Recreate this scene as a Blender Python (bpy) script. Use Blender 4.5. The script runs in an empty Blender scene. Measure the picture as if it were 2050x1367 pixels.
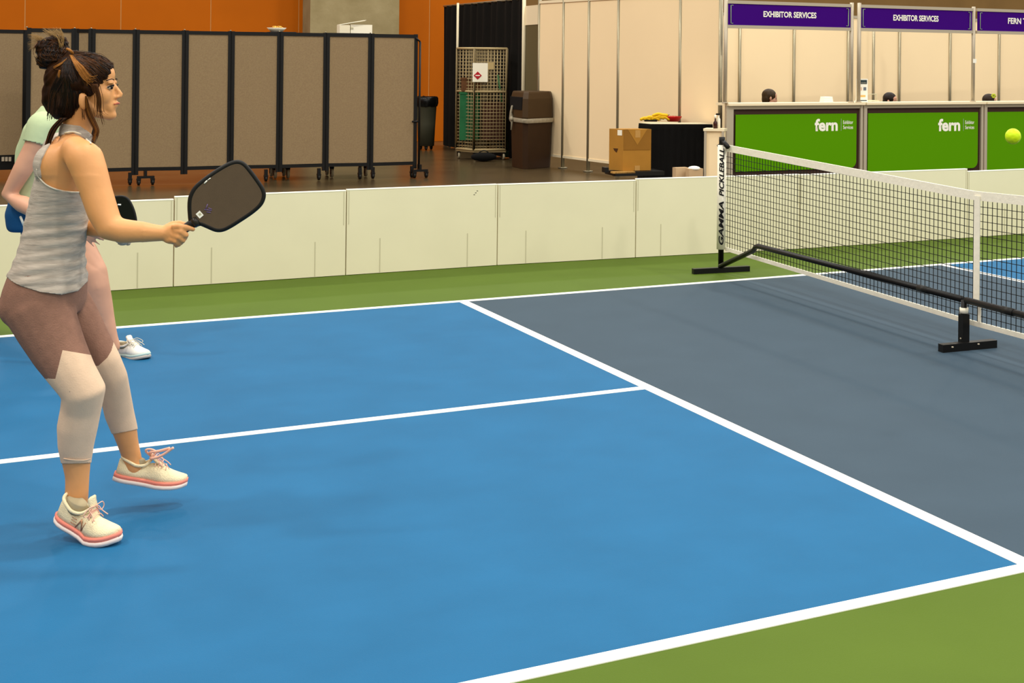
import bpy, bmesh, math, random
from mathutils import Vector, Matrix, noise
from mathutils.bvhtree import BVHTree
random.seed(7)
R_ = math.radians
# ------------------------------------------------------------------ camera
S0 = 1.6/1.3501377
FPX, PPX, PPY = 2868.836, 1481.68, 108.107
CAM = Vector((-4.246507*S0, -5.323395*S0, 1.6))
CR = Vector((0.8704098, -0.49223336, 0.00964917)).normalized()
CU = Vector((-0.0108421, 0.00042973, 0.99994113)).normalized()
CF = Vector((0.49220852, 0.87046317, 0.0049628)).normalized()
sc = bpy.context.scene
cd = bpy.data.cameras.new('camera'); co = bpy.data.objects.new('camera', cd)
sc.collection.objects.link(co); sc.camera = co
co.matrix_world = Matrix(((CR.x, CU.x, -CF.x, CAM.x), (CR.y, CU.y, -CF.y, CAM.y), (CR.z, CU.z, -CF.z, CAM.z), (0, 0, 0, 1)))
cd.sensor_fit = 'HORIZONTAL'; cd.sensor_width = 36; cd.lens = FPX*36/2050
cd.shift_x = -(PPX-1025)/2050; cd.shift_y = (PPY-683.5)/2050
cd.clip_end = 200
# ------------------------------------------------------------------ light
wd = bpy.data.worlds.new('world'); sc.world = wd; wd.use_nodes = True
wd.node_tree.nodes['Background'].inputs[0].default_value = (1.0, 0.97, 0.91, 1)
wd.node_tree.nodes['Background'].inputs[1].default_value = 0.96
sc.view_settings.view_transform = 'Standard'; sc.view_settings.look = 'None'
sc.view_settings.gamma = 1; sc.view_settings.exposure = 0.0
try: sc.view_settings.use_curve_mapping = False
except Exception: pass
def lamp(x, y, z, w, size=0.7, col=(1, 0.95, 0.86)):
    l = bpy.data.lights.new('hall_lamp', 'AREA'); l.shape = 'DISK'; l.size = size; l.energy = w; l.color = col
    o = bpy.data.objects.new('hall_lamp', l); sc.collection.objects.link(o); o.location = (x, y, z)
LW = 300
for lx in (-9, -2.5, 4, 10.5):
    for ly in (-7, -0.5, 9.5, 16):
        lamp(lx, ly, 9.0, LW*(0.8 if ly > 8 else 1.0), 0.6)
# ------------------------------------------------------------------ helpers
def ray(px, py):
    return CF + CR*((px-PPX)/FPX) - CU*((py-PPY)/FPX)
def G(px, py, z=0.0):
    d = ray(px, py); return CAM + d*((z-CAM.z)/d.z)
def P(px, py, d): return CAM + ray(px, py)*d
def proj(p):
    q = p-CAM; z = q.dot(CF); return PPX+FPX*q.dot(CR)/z, PPY-FPX*q.dot(CU)/z, z
def ZAT(b, py):      # height above ground point b that shows at row py
    k = (PPY-py)/FPX; a = Vector((b.x, b.y, 0))-CAM
    return (k*a.dot(CF)-a.dot(CU))/(CU.z-k*CF.z)
def WP(px, py, A, B):  # point on the upright plane through A and B
    n = Vector((B.y-A.y, A.x-B.x, 0)); d = ray(px, py)
    return CAM + d*((A-CAM).dot(n)/d.dot(n))
def lin(h, g=None):
    if isinstance(h, str):
        h = h.lstrip('#'); h = [int(h[i:i+2], 16)/255 for i in (0, 2, 4)]
    return tuple(((c+0.055)/1.055)**2.4 if c > 0.04045 else c/12.92 for c in h)
_M = {}
def mat(name, col, rough=0.6, var=0.0, scale=8.0, bump=0.0, bscale=60.0, metal=0.0, stretch=None, col2=None, spec=0.22, sheen=0, emit=None):
    if name in _M: return _M[name]
    m = bpy.data.materials.new(name); m.use_nodes = True; nt = m.node_tree; b = nt.nodes['Principled BSDF']
    c = lin(col); b.inputs['Base Color'].default_value = (*c, 1); b.inputs['Roughness'].default_value = rough
    b.inputs['Metallic'].default_value = metal; b.inputs['Specular IOR Level'].default_value = spec
    if sheen: b.inputs['Sheen Weight'].default_value = sheen
    if emit: b.inputs['Emission Color'].default_value = (*c, 1); b.inputs['Emission Strength'].default_value = emit
    tc = nt.nodes.new('ShaderNodeTexCoord'); mp = nt.nodes.new('ShaderNodeMapping')
    nt.links.new(tc.outputs['Object'], mp.inputs[0])
    if stretch: mp.inputs['Scale'].default_value = stretch
    if var or col2:
        n = nt.nodes.new('ShaderNodeTexNoise'); n.inputs['Scale'].default_value = scale; n.inputs['Detail'].default_value = 5
        nt.links.new(mp.outputs[0], n.inputs['Vector'])
        mr = nt.nodes.new('ShaderNodeMapRange'); mr.inputs[1].default_value = 0.3; mr.inputs[2].default_value = 0.7
        nt.links.new(n.outputs[0], mr.inputs[0])
        mx = nt.nodes.new('ShaderNodeMix'); mx.data_type = 'RGBA'
        a = tuple(max(0, x*(1-var)) for x in c); e = lin(col2) if col2 else tuple(min(1, x*(1+var)) for x in c)
        if col2: a = c
        mx.inputs[6].default_value = (*a, 1); mx.inputs[7].default_value = (*e, 1)
        nt.links.new(mr.outputs[0], mx.inputs[0]); nt.links.new(mx.outputs[2], b.inputs['Base Color'])
    if bump:
        n2 = nt.nodes.new('ShaderNodeTexNoise'); n2.inputs['Scale'].default_value = bscale; n2.inputs['Detail'].default_value = 4
        nt.links.new(mp.outputs[0], n2.inputs['Vector'])
        bp = nt.nodes.new('ShaderNodeBump'); bp.inputs['Strength'].default_value = bump; bp.inputs['Distance'].default_value = 0.01
        nt.links.new(n2.outputs[0], bp.inputs['Height']); nt.links.new(bp.outputs[0], b.inputs['Normal'])
    _M[name] = m; return m
COL = sc.collection
def tag(o, label=None, cat=None, group=None, kind=None):
    if label: o['label'] = label
    if cat: o['category'] = cat
    if group: o['group'] = group
    if kind: o['kind'] = kind
    return o
def link(name, me, parent=None):
    o = bpy.data.objects.new(name, me); COL.objects.link(o)
    if parent is not None:
        o.parent = parent; o.matrix_parent_inverse = Matrix.Translation(-parent.location) @ Matrix.Identity(4) if parent.type == 'EMPTY' else Matrix.Identity(4)
    return o
def thing(name, loc, label, cat, group=None, kind=None):
    o = bpy.data.objects.new(name, None); COL.objects.link(o); o.empty_display_size = 0.1
    o.location = (loc[0], loc[1], loc[2] if len(loc) > 2 else 0); o.matrix_world = Matrix.Translation(o.location)
    return tag(o, label, cat, group, kind)
class MB:
    def __init__(s): s.v = []; s.f = []; s.m = []; s.sm = []
    def add(s, vs, fs, mi=0, smooth=False):
        b = len(s.v); s.v += [tuple(v) for v in vs]; s.f += [tuple(b+i for i in f) for f in fs]
        s.m += [mi]*len(fs); s.sm += [smooth]*len(fs); return s
    def hexa(s, p, mi=0):   # 8 corners: bottom 4 then top 4
        return s.add(p, [(3, 2, 1, 0), (4, 5, 6, 7), (0, 1, 5, 4), (1, 2, 6, 5), (2, 3, 7, 6), (3, 0, 4, 7)], mi)
    def box(s, c, sx, sy, sz, X=Vector((1, 0, 0)), Y=None, Z=Vector((0, 0, 1)), mi=0):  # c = centre
        X = X.normalized(); Z = Z.normalized(); Y = Y or Z.cross(X).normalized(); c = Vector(c)
        pts = [c+X*(a*sx/2)+Y*(b*sy/2)+Z*(g*sz/2) for g in (-1, 1) for a, b in ((-1, -1), (1, -1), (1, 1), (-1, 1))]
        return s.hexa(pts, mi)
    def slab(s, a, b, z0, z1, t, mi=0, off=0.0):  # upright slab from a to b
        a = Vector((a.x, a.y, 0)); b = Vector((b.x, b.y, 0)); X = (b-a).normalized(); N = Vector((-X.y, X.x, 0))
        o = N*off; h = N*(t/2)
        q = [a-h+o, b-h+o, b+h+o, a+h+o]
        return s.hexa([Vector((v.x, v.y, z)) for z in (z0, z1) for v in q], mi)
    def tube(s, pts, r, n=8, mi=0, caps=True, flat=1.0, up=None):
        pts = [Vector(p) for p in pts]; rs = r if isinstance(r, (list, tuple)) else [r]*len(pts)
        rings = []; prev = None
        for i, p in enumerate(pts):
            T = (pts[min(i+1, len(pts)-1)]-pts[max(i-1, 0)]).normalized()
            if prev is None:
                ref = up or (Vector((0, 0, 1)) if abs(T.z) < 0.9 else Vector((1, 0, 0)))
                A = (ref-T*ref.dot(T)).normalized()
            else:
                A = (prev-T*prev.dot(T)).normalized()
            prev = A; B = T.cross(A)
            rings.append([p+(A*math.cos(2*math.pi*k/n)*flat+B*math.sin(2*math.pi*k/n))*rs[i] for k in range(n)])
        vs = [v for r_ in rings for v in r_]; fs = []
        for i in range(len(rings)-1):
            for k in range(n):
                fs.append((i*n+k, i*n+(k+1) % n, (i+1)*n+(k+1) % n, (i+1)*n+k))
        if caps:
            fs.append(tuple(reversed(range(n)))); fs.append(tuple((len(rings)-1)*n+k for k in range(n)))
        return s.add(vs, fs, mi, True)
    def loft(s, rings, mi=0, caps=True, smooth=True):
        n = len(rings[0]); vs = [v for r_ in rings for v in r_]; fs = []
        for i in range(len(rings)-1):
            for k in range(n):
                fs.append((i*n+k, i*n+(k+1) % n, (i+1)*n+(k+1) % n, (i+1)*n+k))
        if caps:
            fs.append(tuple(reversed(range(n)))); fs.append(tuple((len(rings)-1)*n+k for k in range(n)))
        return s.add(vs, fs, mi, smooth)
    def ell(s, c, A, B, D, n=16, m=10, mi=0):   # ellipsoid with semi-axis vectors
        c = Vector(c); rings = []
        for i in range(1, m):
            t = math.pi*i/m
            rings.append([c+A*(math.sin(t)*math.cos(2*math.pi*k/n))+B*(math.sin(t)*math.sin(2*math.pi*k/n))+D*math.cos(t) for k in range(n)])
        b = len(s.v); vs = [v for r_ in rings for v in r_]+[c+D, c-D]; fs = []
        for i in range(len(rings)-1):
            for k in range(n): fs.append((i*n+k, (i+1)*n+k, (i+1)*n+(k+1) % n, i*n+(k+1) % n))
        T_, B_ = len(vs)-2, len(vs)-1
        for k in range(n):
            fs.append((T_, k, (k+1) % n)); fs.append((B_, (len(rings)-1)*n+(k+1) % n, (len(rings)-1)*n+k))
        return s.add(vs, fs, mi, True)
    def prism(s, pts, off, mi=0):   # polygon extruded by vector off
        n = len(pts); pts = [Vector(p) for p in pts]; off = Vector(off)
        return s.add(pts+[p+off for p in pts], [tuple(reversed(range(n))), tuple(range(n, 2*n))]+[(i, (i+1) % n, n+(i+1) % n, n+i) for i in range(n)], mi)
    def build_each(s, name, mats, parent=None, n=8, nf=6):
        for i in range(len(s.v)//n):
            m = MB(); m.add(s.v[i*n:(i+1)*n], [tuple(k-i*n for k in f) for f in s.f[i*nf:(i+1)*nf]], 0); m.build(name, mats, parent)
    def mesh(s, name, mats):
        me = bpy.data.meshes.new(name); me.from_pydata(s.v, [], s.f)
        for m in (mats if isinstance(mats, (list, tuple)) else [mats]): me.materials.append(m)
        me.polygons.foreach_set('material_index', s.m); me.polygons.foreach_set('use_smooth', s.sm)
        bm = bmesh.new(); bm.from_mesh(me); bmesh.ops.recalc_face_normals(bm, faces=bm.faces); bm.to_mesh(me); bm.free(); me.update()
        return me
    def build(s, name, mats, parent=None, **k):
        o = link(name, s.mesh(name, mats), parent)
        if k: tag(o, **k)
        return o
def B(): return MB()
def fuse(mb, voxel, smooth=2, name='body'):
    """voxel-fuse overlapping solids into one continuous skin"""
    me = mb.mesh(name+'_raw', []) ; o = bpy.data.objects.new('tmp_fuse', me); COL.objects.link(o)
    r = o.modifiers.new('r', 'REMESH'); r.mode = 'VOXEL'; r.voxel_size = voxel; r.use_smooth_shade = True
    if smooth:
        q = o.modifiers.new('s', 'SMOOTH'); q.iterations = smooth; q.factor = 0.5
    dg = bpy.context.evaluated_depsgraph_get(); dg.update()
    out = bpy.data.meshes.new_from_object(o.evaluated_get(dg)); bpy.data.objects.remove(o, do_unlink=True); bpy.data.meshes.remove(me)
    out.polygons.foreach_set('use_smooth', [True]*len(out.polygons)); out.name = name
    return out
def bvh_of(me):
    return BVHTree.FromPolygons([v.co.copy() for v in me.vertices], [tuple(p.vertices) for p in me.polygons])
def onsurf(bvh, pxs, lift=0.002, fallback=None):
    out = []
    for (x, y) in pxs:
        d = ray(x, y).normalized(); h = bvh.ray_cast(CAM, d)
        if h[0] is not None: out.append(h[0]-d*lift)
        elif fallback: out.append(P(x, y, fallback))
    return out
def crom(pts, n=6, closed=False):
    out = []; N = len(pts); rng = range(N) if closed else range(N-1)
    g = lambda i: Vector(pts[i % N]) if closed else Vector(pts[max(0, min(N-1, i))])
    for i in rng:
        a, b, c, d = g(i-1), g(i), g(i+1), g(i+2)
        for k in range(n):
            t = k/n
            out.append(0.5*((2*b)+(c-a)*t+(2*a-5*b+4*c-d)*t*t+(3*b-a-3*c+d)*t**3))
    if not closed: out.append(Vector(pts[-1]))
    return out
def text_on(s, origin, X, Y, height, m, parent, name='lettering', bold=0.0, width=None, lift=0.002, shear=0.0, align='CENTER', ext=0.0008, space=1.0):
    """flat lettering: origin = centre of the line, X reading direction, Y up direction"""
    cu = bpy.data.curves.new('t', 'FONT'); cu.body = s; cu.size = 1; cu.align_x = align; cu.align_y = 'CENTER'; cu.offset = bold; cu.shear = shear; cu.extrude = 0; cu.resolution_u = 3; cu.space_character = space
    o = bpy.data.objects.new('tt', cu); COL.objects.link(o); dg = bpy.context.evaluated_depsgraph_get(); dg.update()
    me = bpy.data.meshes.new_from_object(o.evaluated_get(dg)); bpy.data.objects.remove(o, do_unlink=True)
    xs = [v.co.x for v in me.vertices]; ys = [v.co.y for v in me.vertices]
    w = max(xs)-min(xs); h = max(ys)-min(ys); cx = (max(xs)+min(xs))/2; cy = (max(ys)+min(ys))/2
    sy = height/h; sx = (width/w) if width else sy
    X = X.normalized(); Y = Y.normalized(); N = X.cross(Y)
    for v in me.vertices:
        v.co = origin+X*((v.co.x-cx)*sx)+Y*((v.co.y-cy)*sy)+N*lift
    me.materials.clear(); me.materials.append(m); me.name = name
    return link(name, me, parent)

# ------------------------------------------------------------------ materials
white_line = mat('court_line_white', '#f6f5ea', 0.6)
m_blue = mat('court_blue', '#1f5f89', 0.6, 0.06, 3.0, 0.15, 300, spec=0.06)
m_slate = mat('court_slate', '#3c4c59', 0.6, 0.04, 3.0, 0.15, 300, spec=0.05)
m_green = mat('court_green', '#506520', 0.6, 0.05, 2.0, 0.15, 300, spec=0.05)
m_hall = mat('sealed_concrete', '#3f3320', 0.27, 0.25, 1.2, 0.02, 8, col2='#4f4129', spec=.4)
m_barrier = mat('barrier_plastic', '#dcd6b6', 0.45, 0.02, 3)
m_seam = mat('barrier_seam', '#bdb799', 0.6)
m_orange = mat('orange_paint', '#a85503', 0.6, 0.06, 1.2, spec=.08)
m_joint = mat('wall_joint', '#c58a4a', 0.7)
m_conc = mat('bare_concrete', '#83744f', 0.85, 0.2, 2.2, 0.3, 20, col2='#9a8b66')
m_tan = mat('tan_wall', '#8a6a3c', 0.8, 0.1, 1.0)
m_fab = mat('divider_fabric', '#8a7457', 0.95, 0.08, 60, 0.5, 500, col2='#95805f')
m_blk = mat('black_metal', '#0e0d0c', 0.4)
m_blkp = mat('black_plastic', '#141310', 0.5)
m_cloth = mat('black_cloth', '#0b0a09', 0.95)
m_curt = mat('black_curtain_cloth', '#0d0a06', 0.95, 0.2, 6)
m_panel = mat('white_hardwall', '#fbe2b6', 0.55, 0.015, 1.0)
m_alu = mat('aluminium_post', '#9a9178', 0.35, metal=0.6)
m_alul = mat('pale_aluminium', '#b8ac97', 0.4, metal=0.3)
m_cream = mat('cream_pipe', '#d9ccab', 0.4)
m_bgreen = mat('booth_green', '#559400', 0.5, spec=.05)
m_purple = mat('sign_purple', '#3c0377', 0.5, spec=.05)
m_dbrown = mat('dark_brown_band', '#3a241a', 0.6)
m_white = mat('white_print', '#fbf8ea', 0.6)
m_lgreen = mat('pale_bracket', '#9fb39a', 0.5)
m_ctop = mat('counter_white', '#f3e3bf', 0.4)
m_net = mat('net_cord', '#15140f', 0.8)
m_tape = mat('net_tape', '#f0ead6', 0.7, 0.03, 20, 0.2, 40)
m_brownp = mat('brown_plastic', '#33200f', 0.55, 0.08, 6)
m_brownh = mat('brown_hood_plastic', '#3f2d17', 0.55, 0.05, 6)
m_bag = mat('translucent_bag', '#a49a84', 0.4, 0.15, 30)
m_grayb = mat('grey_bin_plastic', '#3e3d2e', 0.55, 0.05, 4)
m_cart = mat('cage_wire', '#a8946a', 0.5)
m_card = mat('cardboard', '#a9772c', 0.85, 0.06, 5)
m_card2 = mat('cardboard_flap', '#8f6222', 0.85, 0.06, 5)
m_tapeb = mat('packing_tape', '#b98c4a', 0.4)
m_skin = mat('skin_warm', '#d8995f', 0.5, 0.05, 9, 0.05, 90, spec=0.4)
m_skin2 = mat('skin_pink', '#cf9a7d', 0.5, 0.07, 9, spec=0.4)
m_hair = mat('brown_hair', '#1a0d05', 0.6, 0, 30, 0.3, 90, stretch=(1, 1, 0.2), col2='#331c0b', spec=.06)
m_hairl = mat('light_brown_hair', '#8c5a26', 0.5, 0.2, 60, spec=.1)
m_hairm = mat('mid_brown_hair', '#4a2b12', 0.5, 0.2, 60, spec=.1)
m_hairb = mat('blond_hair', '#8c6c3c', 0.55, 0.2, 60)

# ------------------------------------------------------------------ floor and court
s = S0
WC = 2.361159*s; KC = 1.657556*s; LW2 = 0.0255*s; BL = 6.706*0.93
def rect(mb, x0, x1, y0, y1, z0, z1): return mb.hexa([Vector((x, y, z)) for z in (z0, z1) for x, y in ((x0, y0), (x1, y0), (x1, y1), (x0, y1))])
o = rect(B(), -26, 34, -24, 32, -0.2, -0.004).build('floor', m_hall); o['kind'] = 'structure'
# pixel landmarks along the foot of the white barrier
BP = [(-330, 622), (-20, 599), (347, 575), (692, 552), (995, 532), (1272, 516.5), (1600, 499), (1936, 477), (2300, 450)]
BT = [(432, 417), (416, 398), (397, 380.5), (380.5, 370), (370, 362), (359, 350), (350, 339.5), (341.5, 331)]
bpts = [G(*q) for q in BP]
court = thing('court_surface', (0, 0, 0), 'blue and green pickleball court with white lines', 'court', kind='structure')
yb = 3.6*s+0.05
mb = B(); mb.hexa([Vector(q) for q in ((-14, -9, -.003), (9, -9, -.003), (9, yb+.1, -.003), (-14, yb+.1, -.003), (-14, -9, .002), (9, -9, .002), (9, yb+.1, .002), (-14, yb+.1, .002))])
mb.build('green_surround', m_green, court, label='green playing surround')
for x0, x1, m, nm, lb in ((-BL, -KC, m_blue, 'service_court', 'bright blue service court'), (-KC, KC, m_slate, 'kitchen_zone', 'slate grey zone by the net'), (KC, BL, m_blue, 'service_court', 'bright blue service court beyond the net')):
    rect(B(), x0, x1, -WC, WC, 0.001, 0.0035).build(nm, m, court, label=lb)
def line(x0, x1, y0, y1): rect(B(), x0, x1, y0, y1, 0.002, 0.005).build('court_line', white_line, court)
for sg in (-1, 1):
    line(-BL, BL, sg*WC-LW2, sg*WC+LW2)
    line(sg*KC-LW2, sg*KC+LW2, -WC+LW2, WC-LW2)
    line(sg*BL-LW2, sg*BL+LW2, -WC+LW2, WC-LW2)
    line(min(sg*KC, sg*BL)+LW2, max(sg*KC, sg*BL)-LW2, -LW2, LW2)
# ------------------------------------------------------------------ white barrier panels
names = ['white barrier panel leftmost, running out of the frame', 'white barrier panel behind the two players', 'white barrier panel behind the grey paddle', 'white barrier panel with a dark scuff near its top right',
         'white barrier panel in front of the brown trash can', 'white barrier panel behind the far end post of the net', 'white barrier panel seen through the net below the green counters', 'white barrier panel rightmost, below the ball']
folds = [[], [150, 275], [423, 630], [760, 935], [1052, 1205], [1322, 1460], [1700, 1830], [2010]]
for i in range(8):
    a, b = bpts[i], bpts[i+1]
    h = (ZAT(a, BT[i][0])+ZAT(b, BT[i][1]))/2
    X = (b-a).normalized(); N = Vector((-X.y, X.x, 0))
    o = thing('barrier_panel', (a+b)/2, names[i], 'barrier', 'white court barrier panels')
    B().slab(a+X*0.004, b-X*0.004, 0.006, h, 0.035, off=0.0175).build('board', m_barrier, o)
    B().slab(a+X*0.004, b-X*0.004, h-0.001, h+0.006, 0.039, off=0.0175).build('top_edge', m_white, o)
    for px in folds[i]:
        q = WP(px, 560, a, b); q.z = 0
        B().slab(q-X*0.003, q+X*0.003, 0.012, h*0.42, 0.003, off=-0.0005).build('fold_line', m_seam, o)
    for e, sg in ((a, 1), (b, -1)):
        q = e+X*sg*0.018
        B().slab(q-X*0.002, q+X*0.002, h*0.6, h-0.004, 0.003, off=-0.0005).build('edge_fold', m_seam, o)
    if i == 3:
        q = WP(952, 387, a, b)
        mbs = B()
        for k in range(3): mbs.box(q+X*(0.012*k-0.01)+Vector((0, 0, 0.014*k-0.01)), 0.012, 0.002, 0.004, X)
        mbs.build('scuff', m_blkp, o, label='dark scuff mark')
# ------------------------------------------------------------------ hall walls
wy = G(800, 284).y
LX = -22
w = thing('wall_back', (0, wy, 0), 'orange painted hall wall with thin pale joints', 'wall', kind='structure')
w_end = G(1046, 284).x+0.15
WA, WB = Vector((LX, wy, 0)), Vector((w_end, wy, 0))
joints = [WP(px, 40, WA, WB).x for px in (-60, 50, 242, 422, 598, 860)]
xs = [LX]+joints+[w_end]
for i in range(len(xs)-1):
    B().slab(Vector((xs[i]+0.009, wy, 0)), Vector((xs[i+1]-0.009, wy, 0)), 0, 7.5, 0.2, off=0.1).build('wall_panel', m_orange, w)
B().slab(WA, WB, 0, 7.5, 0.04, off=0.03).build('wall_joint_backing', m_joint, w)
c0, c1 = WP(606, 40, WA, WB), WP(781, 40, WA, WB)
mbc = B(); mbc.box(((c0.x+c1.x)/2, wy-0.3, 3.75), c1.x-c0.x, 0.6, 7.5)
mbc.build('concrete_column', m_conc, None, label='bare concrete column standing in front of the orange wall', cat='column', kind='structure')
B().slab(Vector((w_end-2.5, wy+4, 0)), Vector((32, wy+4, 0)), 0, 8, 0.2).build('wall_far', m_tan, None, label='tan hall wall above the booth signs', kind='structure')
B().slab(Vector((LX, -22, 0)), Vector((LX, wy+0.3, 0)), 0, 7.5, 0.2).build('wall_left', m_orange, None, kind='structure')

# ------------------------------------------------------------------ casters
def caster(mb_f, mb_w, p, r=0.045):
    mb_f.box(p+Vector((0, 0, r*2.1)), 0.05, 0.05, 0.02); mb_f.box(p+Vector((0.02, 0, r*1.5)), 0.006, 0.03, r*1.6); mb_f.box(p+Vector((-0.02, 0, r*1.5)), 0.006, 0.03, r*1.6)
    mb_w.tube([p+Vector((-0.013, 0, r)), p+Vector((0.013, 0, r))], r, 14)
# ------------------------------------------------------------------ folding room divider
DA, DB = G(52, 376), G(836, 355.5)
cols = [(52, 147), (148, 181), (181, 270), (270, 368), (368, 461), (461, 558), (558, 652), (652, 740), (740, 834)]
div = thing('room_divider', (DA+DB)/2, 'long folding room divider of beige fabric panels on black casters', 'divider')
DN = Vector((DA.y-DB.y, DB.x-DA.x, 0)).normalized()
h_d = (ZAT(DA, 54)+ZAT(DB, 70))/2; z_b = 0.17
def dcol(px): q = WP(px, 200, DA, DB); q.z = 0; return q
zz = 0.0
for i, (a, b) in enumerate(cols):
    pa, pb = dcol(a), dcol(b); X = (pb-pa).normalized()
    oa = DN*(0.05 if i % 2 else 0.0); ob = DN*(0.0 if i % 2 else 0.05)
    pa2, pb2 = pa+oa, pb+ob
    pw = 0.026
    B().slab(pa2+X*pw, pb2-X*pw, z_b+0.04, h_d-0.045, 0.03).build('fabric_panel', m_fab, div)
    f = B(); f.slab(pa2+X*0.02, pb2-X*0.02, z_b, z_b+0.045, 0.045); f.slab(pa2+X*0.02, pb2-X*0.02, h_d-0.05, h_d-0.005, 0.045)
    f.build_each('rail', m_blk, div)
    f = B(); f.slab(pa2, pa2+X*(0.05), z_b-0.05, h_d, 0.05); f.build('frame_post', m_blk, div)
    f = B(); f.slab(pb2-X*0.03, pb2+X*0.015, z_b-0.05, h_d, 0.05); f.build('frame_post', m_blk, div)
    q = pa2+Vector((0, 0, h_d)); B().tube([q, q+Vector((0, 0, 0.014))], 0.009, 8).build('hinge_cap', m_alu, div)
endp = dcol(840)
f = B(); f.tube([endp+Vector((0, 0, 0.1)), endp+Vector((0, 0, h_d-0.1))], 0.014); f.tube([endp+Vector((0, 0, .75)), endp+Vector((-0.1, 0, .75))], 0.012); f.tube([endp+Vector((0, 0, h_d-0.1)), dcol(832)+Vector((0, 0, h_d-0.05))], 0.012); f.build('end_bar', m_blk, div)
for px, sp in ((262, 0), (290, 1), (534, 0), (640, 0), (722, 0), (748, 0), (826, 0), (838, 1), (60, 1)):
    q = dcol(px); fr, wh = B(), B()
    if sp:
        for dx in (-0.07, 0.09):
            fr2, wh2 = B(), B(); caster(fr2, wh2, q+Vector((dx, -0.08, 0)), 0.035); fo2 = fr2.build('caster', m_blk, div); wh2.build('wheel', m_blkp, fo2)
        fr.box(q+Vector((0.01, -0.08, 0.1)), 0.2, 0.03, 0.03); fr.box(q+Vector((0.01, -0.04, 0.14)), 0.03, 0.1, 0.08)
    else:
        caster(fr, wh, q, 0.035); fr.box(q+Vector((0, 0, 0.11)), 0.04, 0.04, 0.09)
    fo = fr.build('caster' if not sp else 'caster_bar', m_blk, div)
    if not sp: wh.build('wheel', m_blkp, fo)
# second divider section further left
DA2, DB2 = G(-240, 366), G(49, 356)
dv = thing('room_divider', (DA2+DB2)/2, 'beige divider section at the left edge with a black foot bar', 'divider')
tz = ZAT(DB2, 60); bz = ZAT(DB2, 309)
for a, b in ((-240, -150), (-150, -52), (-52, 48)):
    qa, qb = WP(a, 200, DA2, DB2), WP(b, 200, DA2, DB2); X = (qb-qa); X.z = 0; X.normalize()
    B().slab(qa+X*0.02, qb-X*0.02, bz, tz-0.04, 0.03).build('fabric_panel', m_fab, dv)
    f = B(); f.slab(qa, qb, tz-0.045, tz, 0.045); f.slab(qa-X*0.02, qa+X*0.02, 0.16, tz, 0.045); f.slab(qb-X*0.02, qb+X*0.02, 0.16, tz, 0.045); f.build_each('frame', m_blk, dv)
bar0 = B().slab(DA2, DB2, bz-0.19, bz, 0.06).build('foot_bar', m_blk, dv)
for px in (6, 13, 20, 36, 41):
    q = WP(px, 318, DA2, DB2); B().box(q-DN*0.045, 0.03, 0.01, 0.055, (DB2-DA2)).build('pale_fitting', m_alul, dv)
for px in (-200, -60, 44):
    fr, wh = B(), B(); q = WP(px, 350, DA2, DB2); q.z = 0; caster(fr, wh, q, 0.04); fr.box(q+Vector((0, 0, 0.12)), 0.04, 0.04, 0.1)
    fo = fr.build('caster', m_blk, dv); wh.build('wheel', m_blkp, fo)
# ------------------------------------------------------------------ carts behind the divider, with things on their tops
def tall_cart(px0, px1, dpt, label, ztop):
    a, b = dcol(px0)+DN*dpt, dcol(px1)+DN*dpt; t = thing('storage_cart', (a+b)/2, label, 'cart', 'carts parked behind the divider')
    X = (b-a).normalized(); 
    B().slab(a, b, 0.16, ztop, 0.5, off=0.25).build('cabinet_body', mat('cart_grey', '#2d2b26', 0.6), t)
    for e in (a+X*0.08, b-X*0.08):
        for k in (0.06, 0.44):
            fr, wh = B(), B(); N = Vector((-X.y, X.x, 0)); caster(fr, wh, e+N*k, 0.06); fr.box(e+N*k+Vector((0, 0, .14)), 0.05, 0.05, 0.04)
            fo = fr.build('caster', m_blk, t); wh.build('wheel', mat('pale_rubber', '#a3987c', 0.6), fo)
    return t
# rows seen in the picture set the height of the cart tops
qa = dcol(565)+DN*0.6; zt = ZAT(qa, 64)
tall_cart(548, 600, 0.35, 'dark storage cart behind the divider under the bowl of chips', zt)
qb = dcol(722)+DN*0.6; zt2 = ZAT(qb, 67)
tall_cart(664, 758, 0.35, 'dark storage cart behind the divider under the white boxes', zt2)
m_paper = mat('white_paper', '#f3ecd6', 0.7)
bowl = thing('paper_bowl', (qa.x, qa.y, zt), 'white paper tray of yellow chips on top behind the divider', 'bowl')
r0 = 0.115; rings = []
for z, r in ((0.0, 0.07), (0.03, 0.10), (0.055, 0.125), (0.053, 0.118), (0.015, 0.07)):
    rings.append([qa+Vector((math.cos(2*math.pi*k/20)*r, math.sin(2*math.pi*k/20)*r, zt+z)) for k in range(20)])
B().loft(rings).build('bowl_wall', m_paper, bowl)
mb = B()
for k in range(40):
    c = qa+Vector((random.uniform(-.075, .075), random.uniform(-.075, .075), zt+random.uniform(.035, .075)))
    a = Vector((random.uniform(-1, 1), random.uniform(-1, 1), random.uniform(-.4, .4))).normalized(); b = a.cross(Vector((0, 0, 1))).normalized()
    mb.ell(c, a*0.02, b*0.013, Vector((0, 0, 0.005)), 6, 4)
mb.build('chips', mat('corn_chip', '#e0b04e', 0.8, 0.2, 40), bowl, kind='stuff')
def obj_box(name, pa, pb, z0, h, dep, m, label, cat, extra=None):
    t = thing(name, ((pa.x+pb.x)/2, (pa.y+pb.y)/2, z0), label, cat)
    B().slab(pa, pb, z0, z0+h, dep, off=dep/2).build('carton', m, t)
    return t
hz = lambda q, y: ZAT(q, y)
b1a, b1b = dcol(713)+DN*0.45, dcol(757)+DN*0.45
t = obj_box('white_box', b1a, b1b, zt2, hz(b1a, 49)-zt2, 0.2, m_paper, 'white cardboard box on top behind the divider, right of the open one', 'box')
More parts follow.
